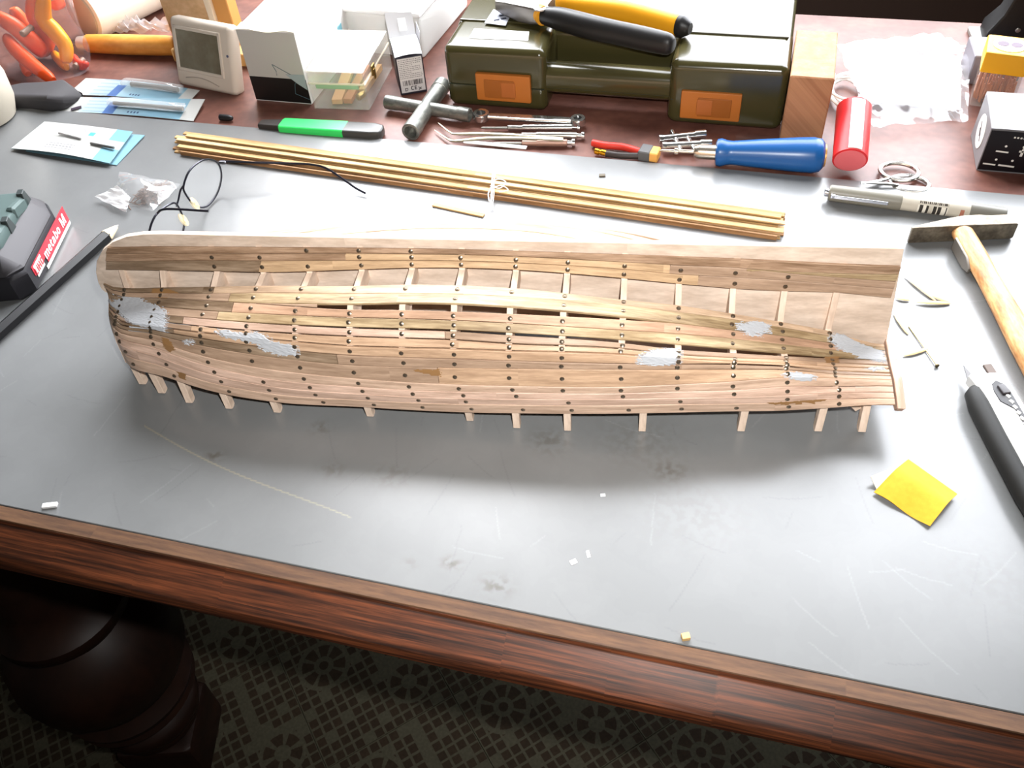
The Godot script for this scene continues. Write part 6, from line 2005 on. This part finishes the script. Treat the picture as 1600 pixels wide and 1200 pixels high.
	drv.call("silver precision screwdriver in the middle of the three behind the board", Vector3(-0.2595, 0.0005, -0.789), Vector3(-0.1679, 0.0005, -0.8017), 0.03, mat(rgb(188, 184, 176), 0.25, 0.9))
	drv.call("brownish handled precision screwdriver nearest the back edge of the board", Vector3(-0.2552, 0.0005, -0.7734), Vector3(-0.175, 0.0005, -0.787), 0.03, mat(rgb(150, 118, 104), 0.4, 0.4))
	m = Mb.new()
	rbox(m, fr(Vector3(-0.252, 0.001, -0.7707), Vector3(-0.2158, 0.001, -0.7701)), Vector3(0.068, 0.0014, 0.005), 0.0003)
	single("white_stick", "flat white plastic stick against the back edge of the board", "stick", m, mat(rgb(236, 236, 236), 0.5), Vector3(-0.2528, -0.004, -0.7761))
	# battery lead with connector
	var ld := thing("battery_lead", "short red battery lead with cream and grey connector and gold bullet plug", "cable", Vector3(-0.1164, -0.004, -0.7876))
	m = Mb.new()
	tube(m, smooth([Vector3(-0.1528, 0.0005, -0.7904), Vector3(-0.1395, 0.001, -0.7868), Vector3(-0.1196, 0.001, -0.7862), Vector3(-0.1009, 0.001, -0.7796)], 5), 0.0038, 10)
	part(ld, "wire", m, mat(rgb(196, 52, 40), 0.45), "red insulated wire")
	m = Mb.new()
	tube(m, smooth([Vector3(-0.1355, 0.0005, -0.7727), Vector3(-0.1202, 0.0008, -0.771), Vector3(-0.1011, 0.001, -0.7726)], 4), 0.0034, 10)
	part(ld, "sleeve", m, mat(rgb(50, 42, 40), 0.5), "black sleeve")
	m = Mb.new()
	lathe(m, fr(Vector3(-0.1479, 0.0005, -0.7755), Vector3(-0.1336, 0.0005, -0.773)), [Vector2(0, 0.0022), Vector2(0.001, 0.0032), Vector2(0.005, 0.0032), Vector2(0.0055, 0.0026), Vector2(0.007, 0.0026), Vector2(0.0075, 0.0032), Vector2(0.013, 0.0032)], 14)
	part(ld, "bullet_plug", m, mat(rgb(214, 160, 40), 0.25, 0.9), "gold bullet plug")
	m = Mb.new()
	rbox(m, fr(Vector3(-0.0959, 0.003, -0.7761), Vector3(-0.0886, 0.003, -0.7748)), Vector3(0.012, 0.011, 0.016), 0.001)
	part(ld, "connector", m, mat(rgb(88, 88, 88), 0.5), "grey connector half")
	m = Mb.new()
	rbox(m, fr(Vector3(-0.0868, 0.003, -0.7751), Vector3(-0.0783, 0.003, -0.7741)), Vector3(0.009, 0.010, 0.015), 0.001)
	part(ld, "connector", m, mat(rgb(222, 164, 84), 0.5), "cream-orange connector half")
	# chrome fittings
	var cf := thing("chrome_fitting", "two parallel chrome barrels joined by cross pins behind the blue screwdriver", "fitting", Vector3(-0.061, -0.004, -0.8131))
	for q in [[Vector3(-0.0867, 0.004, -0.8009), Vector3(-0.041, 0.004, -0.8188)], [Vector3(-0.0817, 0.004, -0.7885), Vector3(-0.0334, 0.004, -0.8019)]]:
		m = Mb.new()
		var l: float = q[0].distance_to(q[1])
		lathe(m, fr(q[0], q[1]), [Vector2(0, 0.003), Vector2(0.0006, 0.0047), Vector2(0.004, 0.0047), Vector2(0.005, 0.0040), Vector2(l - 0.012, 0.0040), Vector2(l - 0.011, 0.0047), Vector2(l - 0.0006, 0.0047), Vector2(l, 0.003)], 18)
		part(cf, "barrel", m, chrome)
	for q in [[Vector3(-0.0754, 0.004, -0.8185), Vector3(-0.0618, 0.004, -0.7833)], [Vector3(-0.0606, 0.004, -0.8146), Vector3(-0.0481, 0.004, -0.7854)]]:
		m = Mb.new()
		tube(m, q, 0.0024, 10)
		part(cf, "cross_pin", m, chrome)
	# blue handled screwdriver
	var bd := thing("screwdriver", "screwdriver with fat blue wooden handle lying against the back edge of the board", "screwdriver", Vector3(0.0242, -0.004, -0.7796))
	var ba: Vector3 = Vector3(-0.0277, 0.011, -0.7751)
	var bb: Vector3 = Vector3(0.0734, 0.014, -0.7805)
	var BX := fr(ba, bb)
	var bl := ba.distance_to(bb)
	m = Mb.new()
	lathe(m, BX, [Vector2(0, 0.0095), Vector2(0.0012, 0.0125), Vector2(0.005, 0.0135), Vector2(0.011, 0.0118), Vector2(0.016, 0.0113), Vector2(bl * 0.4, 0.0135), Vector2(bl * 0.75, 0.0162), Vector2(bl * 0.9, 0.0168), Vector2(bl * 0.97, 0.0155), Vector2(bl, 0.012)], 32)
	part(bd, "handle", m, mat(rgb(28, 82, 142), 0.3), "glossy blue handle")
	m = Mb.new()
	lathe(m, BX, [Vector2(bl - 0.001, 0.0105), Vector2(bl + 0.0016, 0.0105), Vector2(bl + 0.002, 0.009)], 24)
	part(bd, "butt_disc", m, mat(rgb(196, 146, 84), 0.4, 0.5), "brass butt disc")
	m = Mb.new()
	lathe(m, BX, [Vector2(-0.021, 0.004), Vector2(-0.020, 0.0058), Vector2(-0.016, 0.0072), Vector2(0.001, 0.0074)], 20)
	part(bd, "ferrule", m, mat(rgb(190, 180, 166), 0.25, 0.9))
	m = Mb.new()
	lathe(m, BX, [Vector2(-0.054, 0.0006), Vector2(-0.050, 0.0016), Vector2(-0.040, 0.0017), Vector2(-0.0395, 0.0034), Vector2(-0.036, 0.0034), Vector2(-0.0355, 0.0018), Vector2(-0.02, 0.002)], 14)
	part(bd, "shank", m, mat(rgb(190, 180, 166), 0.25, 0.9))
